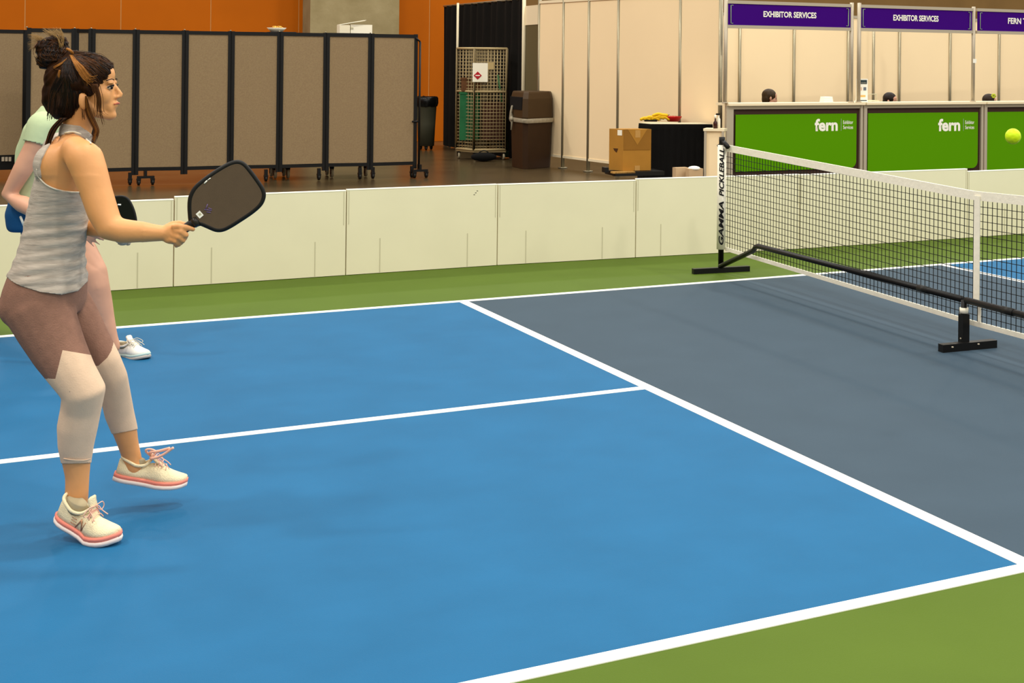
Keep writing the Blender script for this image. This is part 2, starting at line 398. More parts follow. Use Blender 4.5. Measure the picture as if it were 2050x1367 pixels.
B().slab(b1a+Vector((0, 0, 0)), b1a+(b1b-b1a)*0.12, zt2+0.06, zt2+0.08, 0.01, off=-0.004).build('label_mark', m_seam, t)
b2a, b2b = dcol(690)+DN*0.42, dcol(711)+DN*0.42
t = obj_box('white_box', b2a, b2b, zt2, hz(b2a, 50)-zt2, 0.22, mat('white_paper2', '#e6dcc0', .7), 'open white takeaway box with raised lid on top behind the divider', 'box')
zl = hz(b2a, 50); L = B(); p0 = b2a.copy(); p0.z = zl; p1 = WP(733, 41, b2a, b2b)
L.tube([p0+DN*0.1, p1+DN*0.1], 0.006, 6); L.prism([p0, p1, p1+DN*0.2, p0+DN*0.2], (0, 0, 0.006)); L.build('lid', m_paper, t)

# ------------------------------------------------------------------ grey bin by the orange wall
def bin_round(c, h, r, label, m):
    t = thing('trash_bin', c, label, 'trash bin')
    rings = [[c+Vector((math.cos(2*math.pi*k/24)*r*f, math.sin(2*math.pi*k/24)*r*f, z*h)) for k in range(24)] for z, f in ((0.08, .78), (0.5, .88), (.9, 1), (.92, 1.07), (.99, 1.08), (1, 1.02), (.9, .95))]
    B().loft(rings).build('body', m, t)
    mb = B(); rings = []
    for j, (z, f) in enumerate(((.84, 1.06), (.9, 1.16), (1.0, 1.14), (1.03, 1.03), (.98, .9))):
        rings.append([c+Vector((math.cos(2*math.pi*k/32)*r*(f+.05*noise.noise(Vector((k*.9, j, 0)))), math.sin(2*math.pi*k/32)*r*(f+.05*noise.noise(Vector((k*.9, j, 3)))), (z+.02*noise.noise(Vector((k*.7, j, 7))))*h)) for k in range(32)])
    mb.loft(rings, caps=False); mb.build('bin_liner', mat('black_bag', '#0c0c0b', 0.25), t, label='shiny black bag folded over the rim')
    for a in (0.3, 2.4, 4.4):
        fr, wh = B(), B(); caster(fr, wh, c+Vector((math.cos(a)*r*.6, math.sin(a)*r*.6, 0)), h*.035); fo = fr.build('caster', m_blk, t); wh.build('wheel', m_blkp, fo)
cb = G(853, 300); bin_round(cb, ZAT(cb, 196), 20*((cb-CAM).dot(CF))/FPX, 'round grey trash bin with black bag, at the right end of the divider', m_grayb)

# ------------------------------------------------------------------ black curtain on pipes
CA, CB = G(885, 291), G(1044, 321)
cur = thing('pipe_curtain', (CA+CB)/2, 'tall black drape hanging on pipes behind the cage cart', 'curtain')
zc = (ZAT(CA, 14)+ZAT(CB, -2))/2
mb = B(); n = 160; X = (CB-CA); N = Vector((-X.y, X.x, 0)).normalized(); vs = []; fs = []
for i in range(n+1):
    t_ = i/n; off = 0.05*math.sin(t_*75)+0.025*math.sin(t_*31+1)
    for z, k in ((0.004, 1.0), (zc*0.6, .9), (zc, .45)):
        vs.append(CA+X*t_+N*off*k+Vector((0, 0, z-0.015*math.sin(t_*75)*k)))
for i in range(n):
    for j in range(2): fs.append((i*3+j, (i+1)*3+j, (i+1)*3+j+1, i*3+j+1))
mb.add(vs, fs, 0, True); mb.build('drape', m_curt, cur)
B().tube([CA+Vector((0, 0, zc+.01))+N*.01, CB+Vector((0, 0, zc+.01))+N*.01], 0.018).build('top_pipe', m_alu, cur)
for px, nm in ((928, 0),):
    q = WP(px, 200, CA, CB)-N*0.12; q.z = 0
    B().tube([q, q+Vector((0, 0, ZAT(q, 6)))], 0.022, 10).build('upright_pipe', m_cream, cur)
q = CB-N*0.02+(CB-CA).normalized()*0.1
B().tube([Vector((q.x, q.y, 0)), Vector((q.x, q.y, ZAT(q, -25)))], 0.03, 10).build('upright_pipe', m_cream, cur, label='cream pipe at the right end of the drape')
# ------------------------------------------------------------------ hard-wall exhibition panels
PA, PB = G(1110, 334), G(1176, 343)
pdir = (PA-PB).normalized()
wl = thing('panel_wall', PA, 'white hardwall panel wall with metal posts behind the trash can and table', 'partition')
PN = Vector((pdir.y, -pdir.x, 0))
def pc(px): q = WP(px, 180, PA, PB); q.z = 0; return q
hw = ZAT(pc(1082), 2); gap = 0.17
pp = [1079, 1128, 1179, 1238, 1362, 1442]
pp = [1079, 1128, 1179, 1238, 1300, 1362, 1442]
vis = [1079, 1128, 1179, 1238, 1362, 1442]
for i in range(len(vis)-1):
    a, b = pc(vis[i]), pc(vis[i+1]); B().slab(a, b, gap, hw-0.03, 0.012).build('panel', m_panel, wl)
    f = B(); f.slab(a, b, hw-0.04, hw, 0.04); f.slab(a, b, gap-0.02, gap+0.015, 0.03); f.build_each('rail', m_ctop, wl)
for px in vis: 
    q = pc(px); B().tube([q, q+Vector((0, 0, hw+.02))], 0.028, 8).build('post', m_alu, wl); B().tube([q, q+Vector((0, 0, .012))], 0.07, 10).build('post_foot', m_alu, wl)
# panel added in the opening beside the drape, shade painted into its dark colour
g0, g1 = pc(1079), pc(1079)+Vector((0.35, 1.0, 0))
q0 = pc(1079)+Vector((.05, .05, 0)); q1 = G(1047, 322)+Vector((.04, .25, 0))
rt = thing('gap_shade_panel', q0, 'panel added in the gap between drape and white wall, shade painted into its colour', 'partition')
B().slab(q0, q1, 0.17, hw-0.35, 0.012).build('panel', mat('painted_gap_shade', '#5f5538', 0.6), rt); B().slab(q0, q1, hw-0.35, hw-.05, 0.03).build('fascia', m_ctop, rt)
# ------------------------------------------------------------------ cage cart
ca = G(948, 320); Xc = (CR-CU*0).copy(); Xc.z = 0; Xc.normalize()
Yc = Vector((-Xc.y, Xc.x, 0))
ppm = FPX/(ca-CAM).dot(CF)
zt_c = ZAT(ca, 97); zb_c = ZAT(ca, 300)
cage = thing('cage_cart', ca, 'tall wire cage cart with a hazard placard, in front of the black drape', 'cart')
Lf = G(905, 312)-ca; Rt = None
cor_n = ca.copy()                                  # nearest vertical edge at column 943
cor_l = ca-Xc*(43/ppm)+Yc*0.32
cor_r = ca+Xc*(62/ppm)+Yc*0.12
cor_b = cor_l+cor_r-cor_n
def cagewall(a, b, nx, nz, label=None):
    f = B(); 
    for e in (a, b): f.tube([e+Vector((0, 0, zb_c)), e+Vector((0, 0, zt_c))], 0.022, 6)
    for z in (zb_c, (zb_c+zt_c)/2+.12, zt_c): f.tube([a+Vector((0, 0, z)), b+Vector((0, 0, z))], 0.02, 6)
    f.build('frame', m_cart, cage)
    w_ = B()
    for i in range(1, nx): q = a+(b-a)*(i/nx); w_.tube([q+Vector((0, 0, zb_c)), q+Vector((0, 0, zt_c))], 0.0055, 4)
    for i in range(1, nz): z = zb_c+(zt_c-zb_c)*i/nz; w_.tube([a+Vector((0, 0, z)), b+Vector((0, 0, z))], 0.0055, 4)
    o = w_.build('wire_mesh', m_cart, cage); o['kind'] = 'stuff'
cagewall(cor_l, cor_n, 6, 30); cagewall(cor_n, cor_r, 10, 30); cagewall(cor_r, cor_b, 6, 30); cagewall(cor_b, cor_l, 10, 30)
f = B(); f.hexa([v+Vector((0, 0, z)) for z in (zb_c-.04, zb_c) for v in (cor_n, cor_r, cor_b, cor_l)]); f.build('base_tray', m_cart, cage)
for e in (cor_l, cor_n, cor_r, cor_b):
    fr, wh = B(), B(); caster(fr, wh, e+(((cor_l+cor_r)/2)-e)*.1, 0.05); fo = fr.build('caster', m_blk, cage); wh.build('wheel', mat('pale_rubber', '#a3987c', 0.6), fo)
Xr = (cor_r-cor_n).normalized(); Nr = Vector((Xr.y, -Xr.x, 0))
def on_r(px, py): return WP(px, py, cor_n, cor_r)
pl = on_r(961, 145); B().box(pl+Nr*0.035, 30/ppm, 0.006, 38/ppm, Xr).build('placard', m_paper, cage, label='white hazard placard')
dd = on_r(956, 151)+Nr*0.042; k = 8/ppm
B().prism([dd+Xr*k, dd+Vector((0, 0, k)), dd-Xr*k, dd-Vector((0, 0, k))], Nr*0.003).build('hazard_diamond', mat('hazard_red', '#b01822', .5), cage, label='red hazard diamond')
B().box(dd+Nr*0.004, k*1.1, 0.003, k*.22, Xr).build('diamond_bar', m_white, cage)
pl2 = on_r(982, 132); B().box(pl2+Nr*0.035, 13/ppm, 0.006, 14/ppm, Xr).build('placard', mat('tan_card', '#b59d6b', .7), cage)
cen = (cor_l+cor_r)/2
binz = (zb_c+zt_c)/2
for nm, dx, z0, z1, w_, col_, lb in (('crate', -0.18, 0.30, 1.05, 0.3, '#1d5c34', 'green crate inside the lower left of the cage cart'), ('crate', -0.16, 1.08, 1.28, 0.3, '#5c3a1e', 'brown crate on top of the green one inside the cage cart'),
                               ('crate', 0.2, 0.30, 0.9, 0.34, '#4a2c1c', 'brown crate at the right inside the cage cart')):
    t = thing(nm, cen+Xc*dx+Vector((0, 0, z0)), lb, 'crate'); 
    B().box(cen+Xc*dx+Vector((0, 0, (z0+z1)/2)), w_, 0.16, z1-z0, Xc).build('crate_body', mat('crate'+col_, col_, .7, .15, 8), t)
    f = B(); f.box(cen+Xc*dx+Vector((0, 0, z1)), w_+.02, 0.18, 0.03, Xc); f.build('crate_rim', mat('crate'+col_, col_, .7), t)
# broom leaning on the cage
mgr = mat('broom_green', '#2f5a32', .5)
br0 = G(1019, 316); br = thing('broom', br0, 'green handled broom leaning between cage cart and brown trash can', 'broom')
top = on_r(996, 150)+Nr*0.08; B().tube([br0+Vector((0, 0, .1)), top], 0.014, 8).build('handle', mgr, br)
B().box(br0+Vector((0, 0, .06)), 0.2, 0.07, 0.1, Xc).build('broom_head', mat('broom_dark', '#1c3320', .7), br)
bag = thing('duffel_bag', G(965, 322), 'dark bag on the floor under the cage cart', 'bag')
qd = G(968, 323); B().ell(qd+Vector((0, 0, .07)), Xc*0.2, Yc*0.08, Vector((0, 0, .07))).build('bag_body', m_cloth, bag); B().tube(crom([qd+Xc*-.1+Vector((0, 0, .12)), qd+Vector((0, -.02, .17)), qd+Xc*.1+Vector((0, 0, .12))]), .008, 6).build('bag_strap', m_blkp, bag)
# ------------------------------------------------------------------ brown hooded trash can
tc_ = G(1060, 333); ppm = FPX/(tc_-CAM).dot(CF)
can = thing('trash_can', tc_, 'brown hooded trash can with a tied plastic liner, against the white panels', 'trash can')
e_n = G(1050, 339); e_r = G(1106, 334); e_l = G(1021, 332); e_b = e_l+e_r-e_n
H_ = lambda y: ZAT(e_n, y)
cc = (e_l+e_r)/2
def canring(z, k): return [cc+(e-cc)*k+Vector((0, 0, z)) for e in (e_n, e_r, e_b, e_l)]
def bev(r_, k=.12):
    out = []
    for i in range(4):
        a, b, c = r_[i-1], r_[i], r_[(i+1) % 4]; out += [b+(a-b)*k, b+(c-b)*k]
    return out
z1, z2, z3 = H_(240), H_(236), H_(184)
B().loft([bev(canring(0.0, .98)), bev(canring(z1, 1.06))], smooth=False).build('body', m_brownp, can)
B().loft([bev(canring(z1+.01, 1.1)), bev(canring(z1+.03, 1.12)), bev(canring((z1+z3)/2+.1, 1.08)), bev(canring(z3-.02, 1.0)), bev(canring(z3, .96))], smooth=False).build('hood', m_brownh, can)
mb = B(); rg = []
for z, k in ((z1-.05, 1.11), (z1-.01, 1.15), (z1+.02, 1.14)):
    rr = bev(canring(z, k), .1); rg.append([v+Vector((0, 0, .012*noise.noise(v*14+Vector((z*40, 0, 0))))) for v in rr])
mb.loft(rg, caps=False); mb.build('bin_liner', m_bag, can, label='clear plastic liner under the hood')
ld = (e_l-e_n).normalized(); fl = Vector((ld.y, -ld.x, 0)); 
if fl.dot(CF) > 0: fl = -fl
q = cc+((e_n+e_l)/2-cc)*1.07
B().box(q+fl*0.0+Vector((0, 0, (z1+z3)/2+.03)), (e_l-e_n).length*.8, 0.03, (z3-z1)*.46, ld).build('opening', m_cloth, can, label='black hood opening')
kn = cc+(e_l*.7+e_n*.3-cc)*1.2+Vector((0, 0, z1))
kt = B(); kt.tube(crom([kn+Vector((0, 0, -.2)), kn+Vector((.01, 0, -.08)), kn, kn+Vector((0, 0, .12)), kn+ld*-.03+Vector((0, 0, .2))]), [.01, .015, .02]+[.018]*30, 6) if False else kt.tube([kn+Vector((0, 0, -.17)), kn+Vector((0.01, 0, -.06)), kn, kn+ld*.02+Vector((0, 0, .1)), kn+ld*-.04+Vector((0, 0, .19))], [.012, .016, .035, .018, .014], 7)
kt.ell(kn, ld*.06, Vector((0, 0, .04)), fl*.03); kt.build('liner_knot', m_bag, can)

# ------------------------------------------------------------------ table with black cloth along the panel wall
TR = pc(1440)+PN*0 ; wdir = pdir.copy()       # wdir points away from the camera along the wall
side = Vector((-1, 0, 0)); 
tn = WP(1441, 300, TR, TR+Vector((1, 0, 0))); tn.z = 0
tl = WP(1302, 300, tn, tn+Vector((-1, .38, 0))); tl.z = 0
shift = Vector((-0.1, 0.02, 0)); tn += shift
zt_t = ZAT(tl, 247)
tab = thing('folding_table', (tn+tl)/2+Vector((0, .5, 0)), 'white topped table under a black cloth along the panel wall', 'table')
lenT = 0.34; Y1 = Vector((.38, 1, 0)).normalized()*lenT*.9; Y1.x = -.02
B().hexa([v+Vector((0, 0, z)) for z in (zt_t-.03, zt_t) for v in (tl, tn, tn+Y1, tl+Y1)]).build('tabletop', m_ctop, tab)
lg = B()
for v in (tl+Vector((.08, .08, 0)), tn+Vector((-.08, .08, 0)), tn+Y1+Vector((-.08, -.08, 0)), tl+Y1+Vector((.08, -.08, 0))):
    B().tube([v, v+Vector((0, 0, zt_t-.03))], .015, 8).build('leg', m_alu, tab)
ck = B(); loop = []
per = [tl, tn, tn+Y1, tl+Y1]; n = 30
for i in range(4):
    a, b = per[i], per[(i+1) % 4]
    for k in range(n): loop.append(a+(b-a)*(k/n))
cx = (tl+tn+Y1)/2
rg = []
for z, k, am in ((zt_t-.008, 1.012, 0), (zt_t-.07, 1.02, .002), (zt_t-.075, 1.0, .006), (.3, 1.0, .012), (.01, 1.01, .016)):
    rg.append([cx*1+(v-cx)*k+(v-cx).normalized()*am*math.sin(j*1.9)+Vector((0, 0, z)) for j, v in enumerate(loop)])
for r_ in rg:
    for v in r_: pass
ck.loft(rg, caps=False)
o = ck.build('tablecloth', m_cloth, None, label='black cloth skirting the table beside the cardboard box', cat='tablecloth')
# fruit and bowls on the table
def tt(px, py, k=0.0):   # point on the table top
    return G(px, py, zt_t)
my = mat('banana_yellow', '#eab815', .5, .08, 20); mr_ = mat('red_bowl', '#c3201c', .35)
tr_c = tt(1303, 243); tr_c.z = zt_t
Xt = Vector((.87, -.49, 0)); 
tr = thing('fruit_tray', tr_c, 'black tray under the bananas on the table', 'tray'); B().box(tr_c+Vector((0, 0, .008)), .16, .12, .014, Xt).build('tray_base', m_blkp, tr); B().box(tr_c+Vector((0, 0, .018)), .18, .14, .006, Xt).build('tray_rim', m_blkp, tr)
ppm = FPX/(tr_c-CAM).dot(CF)
for i, (px, py, ln, an) in enumerate(((1292, 240, .07, 0), (1300, 238, .08, .4), (1309, 239, .08, -.3), (1317, 238, .09, .2), (1325, 234, .09, .5), (1330, 238, .08, -.4), (1318, 232, .08, .1))):
    c = P(px, py, (tr_c-CAM).dot(CF)); 
    a = Xt*math.cos(an)+Vector((0, 0, math.sin(an)*.4))
    b_ = B().tube(crom([c-a*ln, c+Vector((0, 0, .025)), c+a*ln], 5), [.008]+[.02]*9+[.008], 8).build('banana', my, None, label=['banana at the left end of the bunch over the tray', 'second banana from the left end of the bunch', 'banana in the low middle of the bunch', 'banana low beside the right group', 'highest banana on the right of the bunch', 'banana nearest the red bowl', 'banana lying across the top of the bunch'][i], cat='banana', group='bananas on the table')
    B().tube([c+a*ln, c+a*(ln+.02)+Vector((0, 0, .01))], .005, 6).build('stem', mat('banana_stem', '#7a6a20', .6), b_)
rb = tt(1348, 243); rb.z = zt_t
t = thing('red_bowl', rb, 'red basket beside the bananas on the table', 'bowl')
B().loft([[rb+Vector((math.cos(2*math.pi*k/20)*r, math.sin(2*math.pi*k/20)*r, z)) for k in range(20)] for z, r in ((0, .075), (.06, .11), (.065, .11), (.012, .07))]).build('bowl_wall', mr_, t)
for k in range(5): B().ell(rb+Vector((math.cos(k*1.3)*.035, math.sin(k*1.3)*.035, .05)), Vector((.025, 0, 0)), Vector((0, .025, 0)), Vector((0, 0, .022)), 10, 8).build('red_fruit', mat('fruit_red', '#a8281c', .4, .2, 20), t)
for i, (px, py, c_, hgt, lb) in enumerate(((1436, 243, '#3a1712', .1, 'small dark red bottle at the right end of the table'), (1441, 226, '#1c1a17', .03, 'small black dispenser head above the dark red bottle'))):
    pass
# ------------------------------------------------------------------ dolly and cardboard box
zd = 0.27
bn = G(1247, 342, zd); ppmb = FPX/(bn-CAM).dot(CF)
b_r = WP(1303, 335, bn, bn+Vector((1, -.12, 0))); b_r.z = zd
b_l = WP(1219, 338, bn, bn+Vector((-.35, 1, 0))); b_l.z = zd
b_b = b_l+b_r-bn
def z_on(p, py): return ZAT(Vector((p.x, p.y, 0)), py)
zbx = z_on(bn, 259)
cx_ = (b_l+b_r)/2
dly = thing('dolly', (cx_.x, cx_.y, 0), 'low black dolly under the cardboard box', 'dolly')
pl4 = [cx_+(v-cx_)*1.0 for v in (bn, b_r, b_b, b_l)]
Xd = (b_r-bn).normalized(); Yd = Vector((-Xd.y, Xd.x, 0))
f = B(); f.box(Vector((cx_.x, cx_.y, zd-.03))+Xd*.06, .62, .42, .05, Xd); f.build('deck', m_blkp, dly); f = B(); f.box(Vector((cx_.x, cx_.y, zd-.012))-Xd*.14-Yd*.16, .28, .1, .02, Xd).build('deck_board', m_tapeb, dly)
for a, b in ((-.2, -.16), (.32, -.16), (-.2, .16), (.32, .16)):
    fr, wh = B(), B(); caster(fr, wh, Vector((cx_.x, cx_.y, 0))+Xd*a+Yd*b, .05); fo = fr.build('caster', m_blk, dly); wh.build('wheel', m_alul, fo)
f = B(); f.box(Vector((cx_.x, cx_.y, zd+.01))-Xd*.31, .05, .12, .06, Xd); f.build('bumper', m_blkp, dly)
cbx = thing('cardboard_box', (cx_.x, cx_.y, zd), 'brown cardboard box standing on the black dolly', 'box')
q4 = [bn, b_r, b_b, b_l]
B().hexa([Vector((v.x, v.y, z)) for z in (zd, zbx) for v in q4]).build('carton', m_card, cbx)
Xb = (b_r-bn).normalized(); Nb = Vector((Xb.y, -Xb.x, 0)); wB = (b_r-bn).length; hB = zbx-zd
def fb(u, v, o_=.002): q = bn+Xb*(u*wB)+Nb*o_; q.z = zd+v*hB; return q
B().prism([fb(.02, 1), fb(.02, .5), fb(.98, .5), fb(.98, 1)], Nb*.004).build('flap', m_card2, cbx, label='darker overlapping flap')
B().prism([fb(.15, 1, .007), fb(.5, .62, .007), fb(.85, 1, .007)], Nb*.002).build('flap_fold', m_card, cbx)
B().prism([fb(.42, .8, .01), fb(.60, .8, .01), fb(.60, .98, .01), fb(.42, .98, .01)], Nb*.001).build('tape_strip', m_tapeb, cbx)
B().prism([fb(.42, .0), fb(.60, .0), fb(.60, .12), fb(.42, .12)], Nb*.002).build('tape_strip', m_tapeb, cbx)
Xl = (b_l-bn).normalized(); Nl = Vector((-Xl.y, Xl.x, 0)); Nl = -Nl if Nl.dot(CF) > 0 else Nl; wL = (b_l-bn).length
def flb(u, v, o_=.002): q = bn+Xl*(u*wL)+Nl*o_; q.z = zd+v*hB; return q
B().prism([flb(.08, .85), flb(.4, .85), flb(.4, .98), flb(.08, .98)], Nl*.001).build('shipping_label', m_paper, cbx, label='white label')
B().prism([flb(.35, .53), flb(.7, .53), flb(.6, .47), flb(.45, .43)], Nl*.001).build('arrow_mark', mat('print_brown', '#4a2c10', .7), cbx)
# small cartons on the floor by the table
for nm, a, b, y0, y1, m, lb in (('carton', 1353, 1378, 362, 336, mat('tan_carton', '#cdb08a', .8), 'small tan carton on the floor in front of the black cloth'), ('carton', 1379, 1407, 364, 338, mat('tan_carton2', '#c2a47e', .8), 'small carton with a white bag spilling from its top')):
    pa_, pb_ = G(a, y0+27), G(b, y0+26); h_ = ZAT(pa_, y1); t = thing('carton', (pa_+pb_)/2, lb, 'box')
    B().slab(pa_, pb_, 0, h_, .1, off=.05).build('carton_body', m, t)
    if '2' in m.name: 
        B().ell((pa_+pb_)/2+Vector((0, .05, h_)), Xt*.075, Vector((0, 0, .03)), Vector((.49, .87, 0))*.07).build('white_bag', m_white, t)
# low white cabinet at the booth corner
lc0, lc1 = G(1411, 389), G(1446, 390)
zl_ = ZAT(lc0, 257); t = thing('low_cabinet', (lc0+lc1)/2, 'low white cabinet between the black cloth and the green counter', 'cabinet')
B().slab(lc0, lc1, 0.02, zl_-.03, .16, off=.08).build('cabinet_body', m_panel, t)
B().slab(lc0-Xt*.02, lc1+Xt*.02, zl_-.03, zl_, .22, off=.08).build('cabinet_top', m_ctop, t)
for q in (lc0, lc1): B().slab(q-Xt*.015, q+Xt*.015, 0, zl_-.03, .03, off=-.01).build('corner_post', m_alul, t)

bq = lc0*.3+lc1*.7+Vector((0, .06, zl_)); t = thing('bottle', bq, 'small dark red bottle on the low white cabinet', 'bottle')
mbt = mat('dark_red_glass', '#3a1712', .3); B().loft([[bq+Vector((math.cos(2*math.pi*k/12)*r, math.sin(2*math.pi*k/12)*r, z)) for k in range(12)] for z, r in ((0, .025), (.07, .025), (.09, .012), (.12, .01))]).build('bottle_body', mbt, t)
B().tube([bq+Vector((0, 0, .12)), bq+Vector((0, 0, .16))], .013, 10).build('cap', m_paper, t)
bq2 = lc0*.02+lc1*.98+Vector((0, .1, zl_)); t = thing('bottle', bq2, 'white pump bottle with black head beside the booth post', 'bottle')
B().loft([[bq2+Vector((math.cos(2*math.pi*k/12)*r, math.sin(2*math.pi*k/12)*r, z)) for k in range(12)] for z, r in ((0, .022), (.11, .022), (.13, .01), (.16, .008))]).build('bottle_body', m_paper, t)
B().box(bq2+Vector((-.01, 0, .17)), .045, .02, .02).build('pump_head', m_blkp, t)
# ------------------------------------------------------------------ booths
EA, EB = G(1452, 386), G(1950, 366)
EX = (EB-EA).normalized(); EN = Vector((-EX.y, EX.x, 0)); 
if EN.dot(CF) < 0: EN = -EN
def ep(px, py): return WP(px, py, EA, EB)
def eg(px, py=250): q = ep(px, py); q.z = 0; return q
units = [(1452, 1727, 'EXHIBITOR SERVICES', 'leftmost'), (1727, 1968, 'EXHIBITOR SERVICES', 'middle'), (1968, 2245, 'FERN TRANSPORTATION', 'rightmost')]
ztop = sum(ep(x, 205).z for x in (1500, 1700, 1900))/3
ctxt = ['green booth counter at the left, beside the far net post', 'green booth counter in the middle', 'green booth counter at the right, behind the ball']
gp = [(1472, 1714), (1737, 1957), (1975, 2225)]
gx = [(1630, 1676), (1877, 1921), (2150, 2195)]
for i, (a, b, tx, pos) in enumerate(units):
    pa, pb = eg(a), eg(b); t = thing('booth_counter', (pa+pb)/2, ctxt[i], 'counter', 'green booth counters')
    B().slab(pa+EX*.01, pb-EX*.01, ztop-.03, ztop, .34, off=.09).build('counter_top', m_ctop, t)
    B().slab(pa+EX*.02, pb-EX*.02, 0.04, ztop-.03, .02, off=.02).build('back_panel', m_dbrown, t, label='dark brown front board')
    B().slab(pa+EX*.004, pa+EX*(.1 if i == 0 else .052), 0, ztop-.03, .05).build('corner_post', m_alul, t)
    B().slab(pb-EX*.05, pb-EX*.012, 0, ztop-.03, .05).build('corner_post', m_alul, t)
    B().slab(pa+EX*.04, pb-EX*.04, ztop-.075, ztop-.03, .04).build('rail', m_alul, t)
    g0, g1 = ep(gp[i][0], 227), ep(gp[i][1], 227); zt_ = (ep(1500, 227).z+ep(1900, 227).z)/2; zb_ = 0.12
    zb_ = ep(gp[i][1]-5, 336).z
    # green graphic with one rounded lower corner
    r = 0.09; W_ = (Vector((g1.x, g1.y, 0))-Vector((g0.x, g0.y, 0))).length; o0 = Vector((g0.x, g0.y, 0))-EN*.005
    pts = [o0+Vector((0, 0, zt_)), o0+Vector((0, 0, zb_))]+[o0+EX*(W_-r+r*math.sin(th))+Vector((0, 0, zb_+r-r*math.cos(th))) for th in [k*math.pi/16 for k in range(9)]]+[o0+EX*W_+Vector((0, 0, zt_))]
    B().prism(pts, -EN*.006).build('green_graphic', m_bgreen, t, label='green front graphic')
    f0, f1 = ep(gx[i][0], 250), ep(gx[i][1], 250); cpt = (f0+f1)/2; wtx = (f1-f0).length; cpt.z = ep(1650, 250).z if i == 0 else ep(1900, 250).z
    text_on('fern', cpt-EN*.0135, EX, Vector((0, 0, 1)), 25/FPX*(cpt-CAM).dot(CF), m_white, t, bold=0.035, width=wtx, lift=0)
    e0 = cpt+EX*(wtx*.5+8/FPX*(cpt-CAM).dot(CF))
    dz = 24/FPX*(cpt-CAM).dot(CF)
    B().slab(Vector((e0.x, e0.y, 0))-EX*.003, Vector((e0.x, e0.y, 0))+EX*.003, cpt.z-dz/2, cpt.z+dz/2, .002, off=-.014 if EN.dot(Vector((-EX.y, EX.x, 0))) > 0 else .014).build('divider_stroke', m_lgreen, t)
    for k, wd_ in enumerate(('Exhibitor', 'Services')):
        c_ = e0+EX*(.02+.085)+Vector((0, 0, dz*.2-k*dz*.42))
        text_on(wd_, c_-EN*.0135, EX, Vector((0, 0, 1)), dz*.3, m_white, t, bold=.01, width=.15, lift=0)
# overhead frames with purple signs
su = [((1457, 1702), (3, 55), (1581, 29), 0), ((1722, 1945), (10, 68), (1833, 38), 1), ((1957, 2190), (15, 72), (2076, 46), 2)]
slab_names = ['purple EXHIBITOR SERVICES sign over the leftmost green counter', 'purple EXHIBITOR SERVICES sign over the middle green counter', 'purple FERN TRANSPORTATION sign cut by the right edge']
zs0 = (ep(1457, 52).z+ep(1700, 62).z+ep(1722, 63).z+ep(1945, 70).z)/4; zs1 = (ep(1457, 0).z+ep(1700, 9).z+ep(1945, 16).z)/3
for i, ((a, b), (y0, y1), tcx, k) in enumerate(su):
    pa, pb = eg(a, 40), eg(b, 40); t = thing('booth_sign', Vector(((pa.x+pb.x)/2, (pa.y+pb.y)/2, zs0)), slab_names[i], 'sign', 'purple booth signs')
    B().slab(pa, pb, zs0+.03, zs1-.03, .015).build('sign_board', m_purple, t)
    f = B(); f.slab(pa-EX*.02, pb+EX*.02, zs1-.04, zs1, .04); f.slab(pa-EX*.02, pb+EX*.02, zs0, zs0+.04, .04); f.build_each('sign_frame', m_alul, t)
    for e, sg in ((pa+EX*.035, 1), (pb-EX*.035, -1)):
        f = B(); q0_ = e-EN*.015
        f.tube([q0_+EX*sg*.03+Vector((0, 0, zs1-.06)), q0_+Vector((0, 0, zs1-.06)), q0_+Vector((0, 0, zs0+.06)), q0_+EX*sg*.03+Vector((0, 0, zs0+.06))], .006, 4); f.build('bracket_mark', m_lgreen, t)
    wt = {0: 108, 1: 97, 2: 145}[i]; yy = {0: 30, 1: 38, 2: 47}[i]
    cx0 = {0: 1581, 1: 1833, 2: 2082}[i]
    c_ = ep(cx0, yy); c_.z = zs0*.46+zs1*.54
    text_on(units[i][2], c_-EN*.012, EX, Vector((0, 0, 1)), 12/FPX*(c_-CAM).dot(CF), m_white, t, bold=.03, width=wt/FPX*(c_-CAM).dot(CF)/abs(EX.dot(CR)), lift=0)
for i, px in enumerate((1452, 1704, 1719, 1948, 2200)):
    q = eg(px, 150); h_ = zs1+.02
    t = thing('booth_post', q, ['aluminium booth post nearest the panel wall', 'left of the paired booth posts between the first two signs', 'right of the paired booth posts between the first two signs', 'booth post with a small white note', 'booth post beyond the right edge'][i], 'post')
    q.z = ztop; t.location = q; t.matrix_world = Matrix.Translation(q); B().tube([q, Vector((q.x, q.y, h_))], .026, 8).build('upright', m_alul, t); B().tube([q, q+Vector((0, 0, .012))], .04, 8).build('foot_plate', m_alul, t)
nq = ep(1948, 122)-EN*.035; B().box(nq, .055, .004, .055, EX).build('paper_note', m_white, None, label='small white note taped on the booth post', cat='note')
# back wall of the booths
KA, KB = G(1455, 341), G(1999, 328)
bk = thing('booth_back_wall', (KA+KB)/2, 'cream hardwall panels with metal posts behind the green counters', 'partition')
KX = (KB-KA).normalized()
def kg(px): q = WP(px, 130, KA, KB); q.z = 0; return q
kp = [1440, 1480, 1588.5, 1697, 1799.5, 1901, 1999, 2096, 2200]
zk = ZAT(kg(1700), 34)
for i in range(len(kp)-1):
    a, b = kg(kp[i]), kg(kp[i+1]); B().slab(a, b, .1, zk, .012).build('panel', m_panel, bk)
    B().slab(a, b, zk-.02, zk+.02, .03).build('rail', m_alul, bk)
for px in kp: q = kg(px)-Vector((0, .01, 0)); B().tube([q, q+Vector((0, 0, zk))], .024, 8).build('post', m_alu, bk)
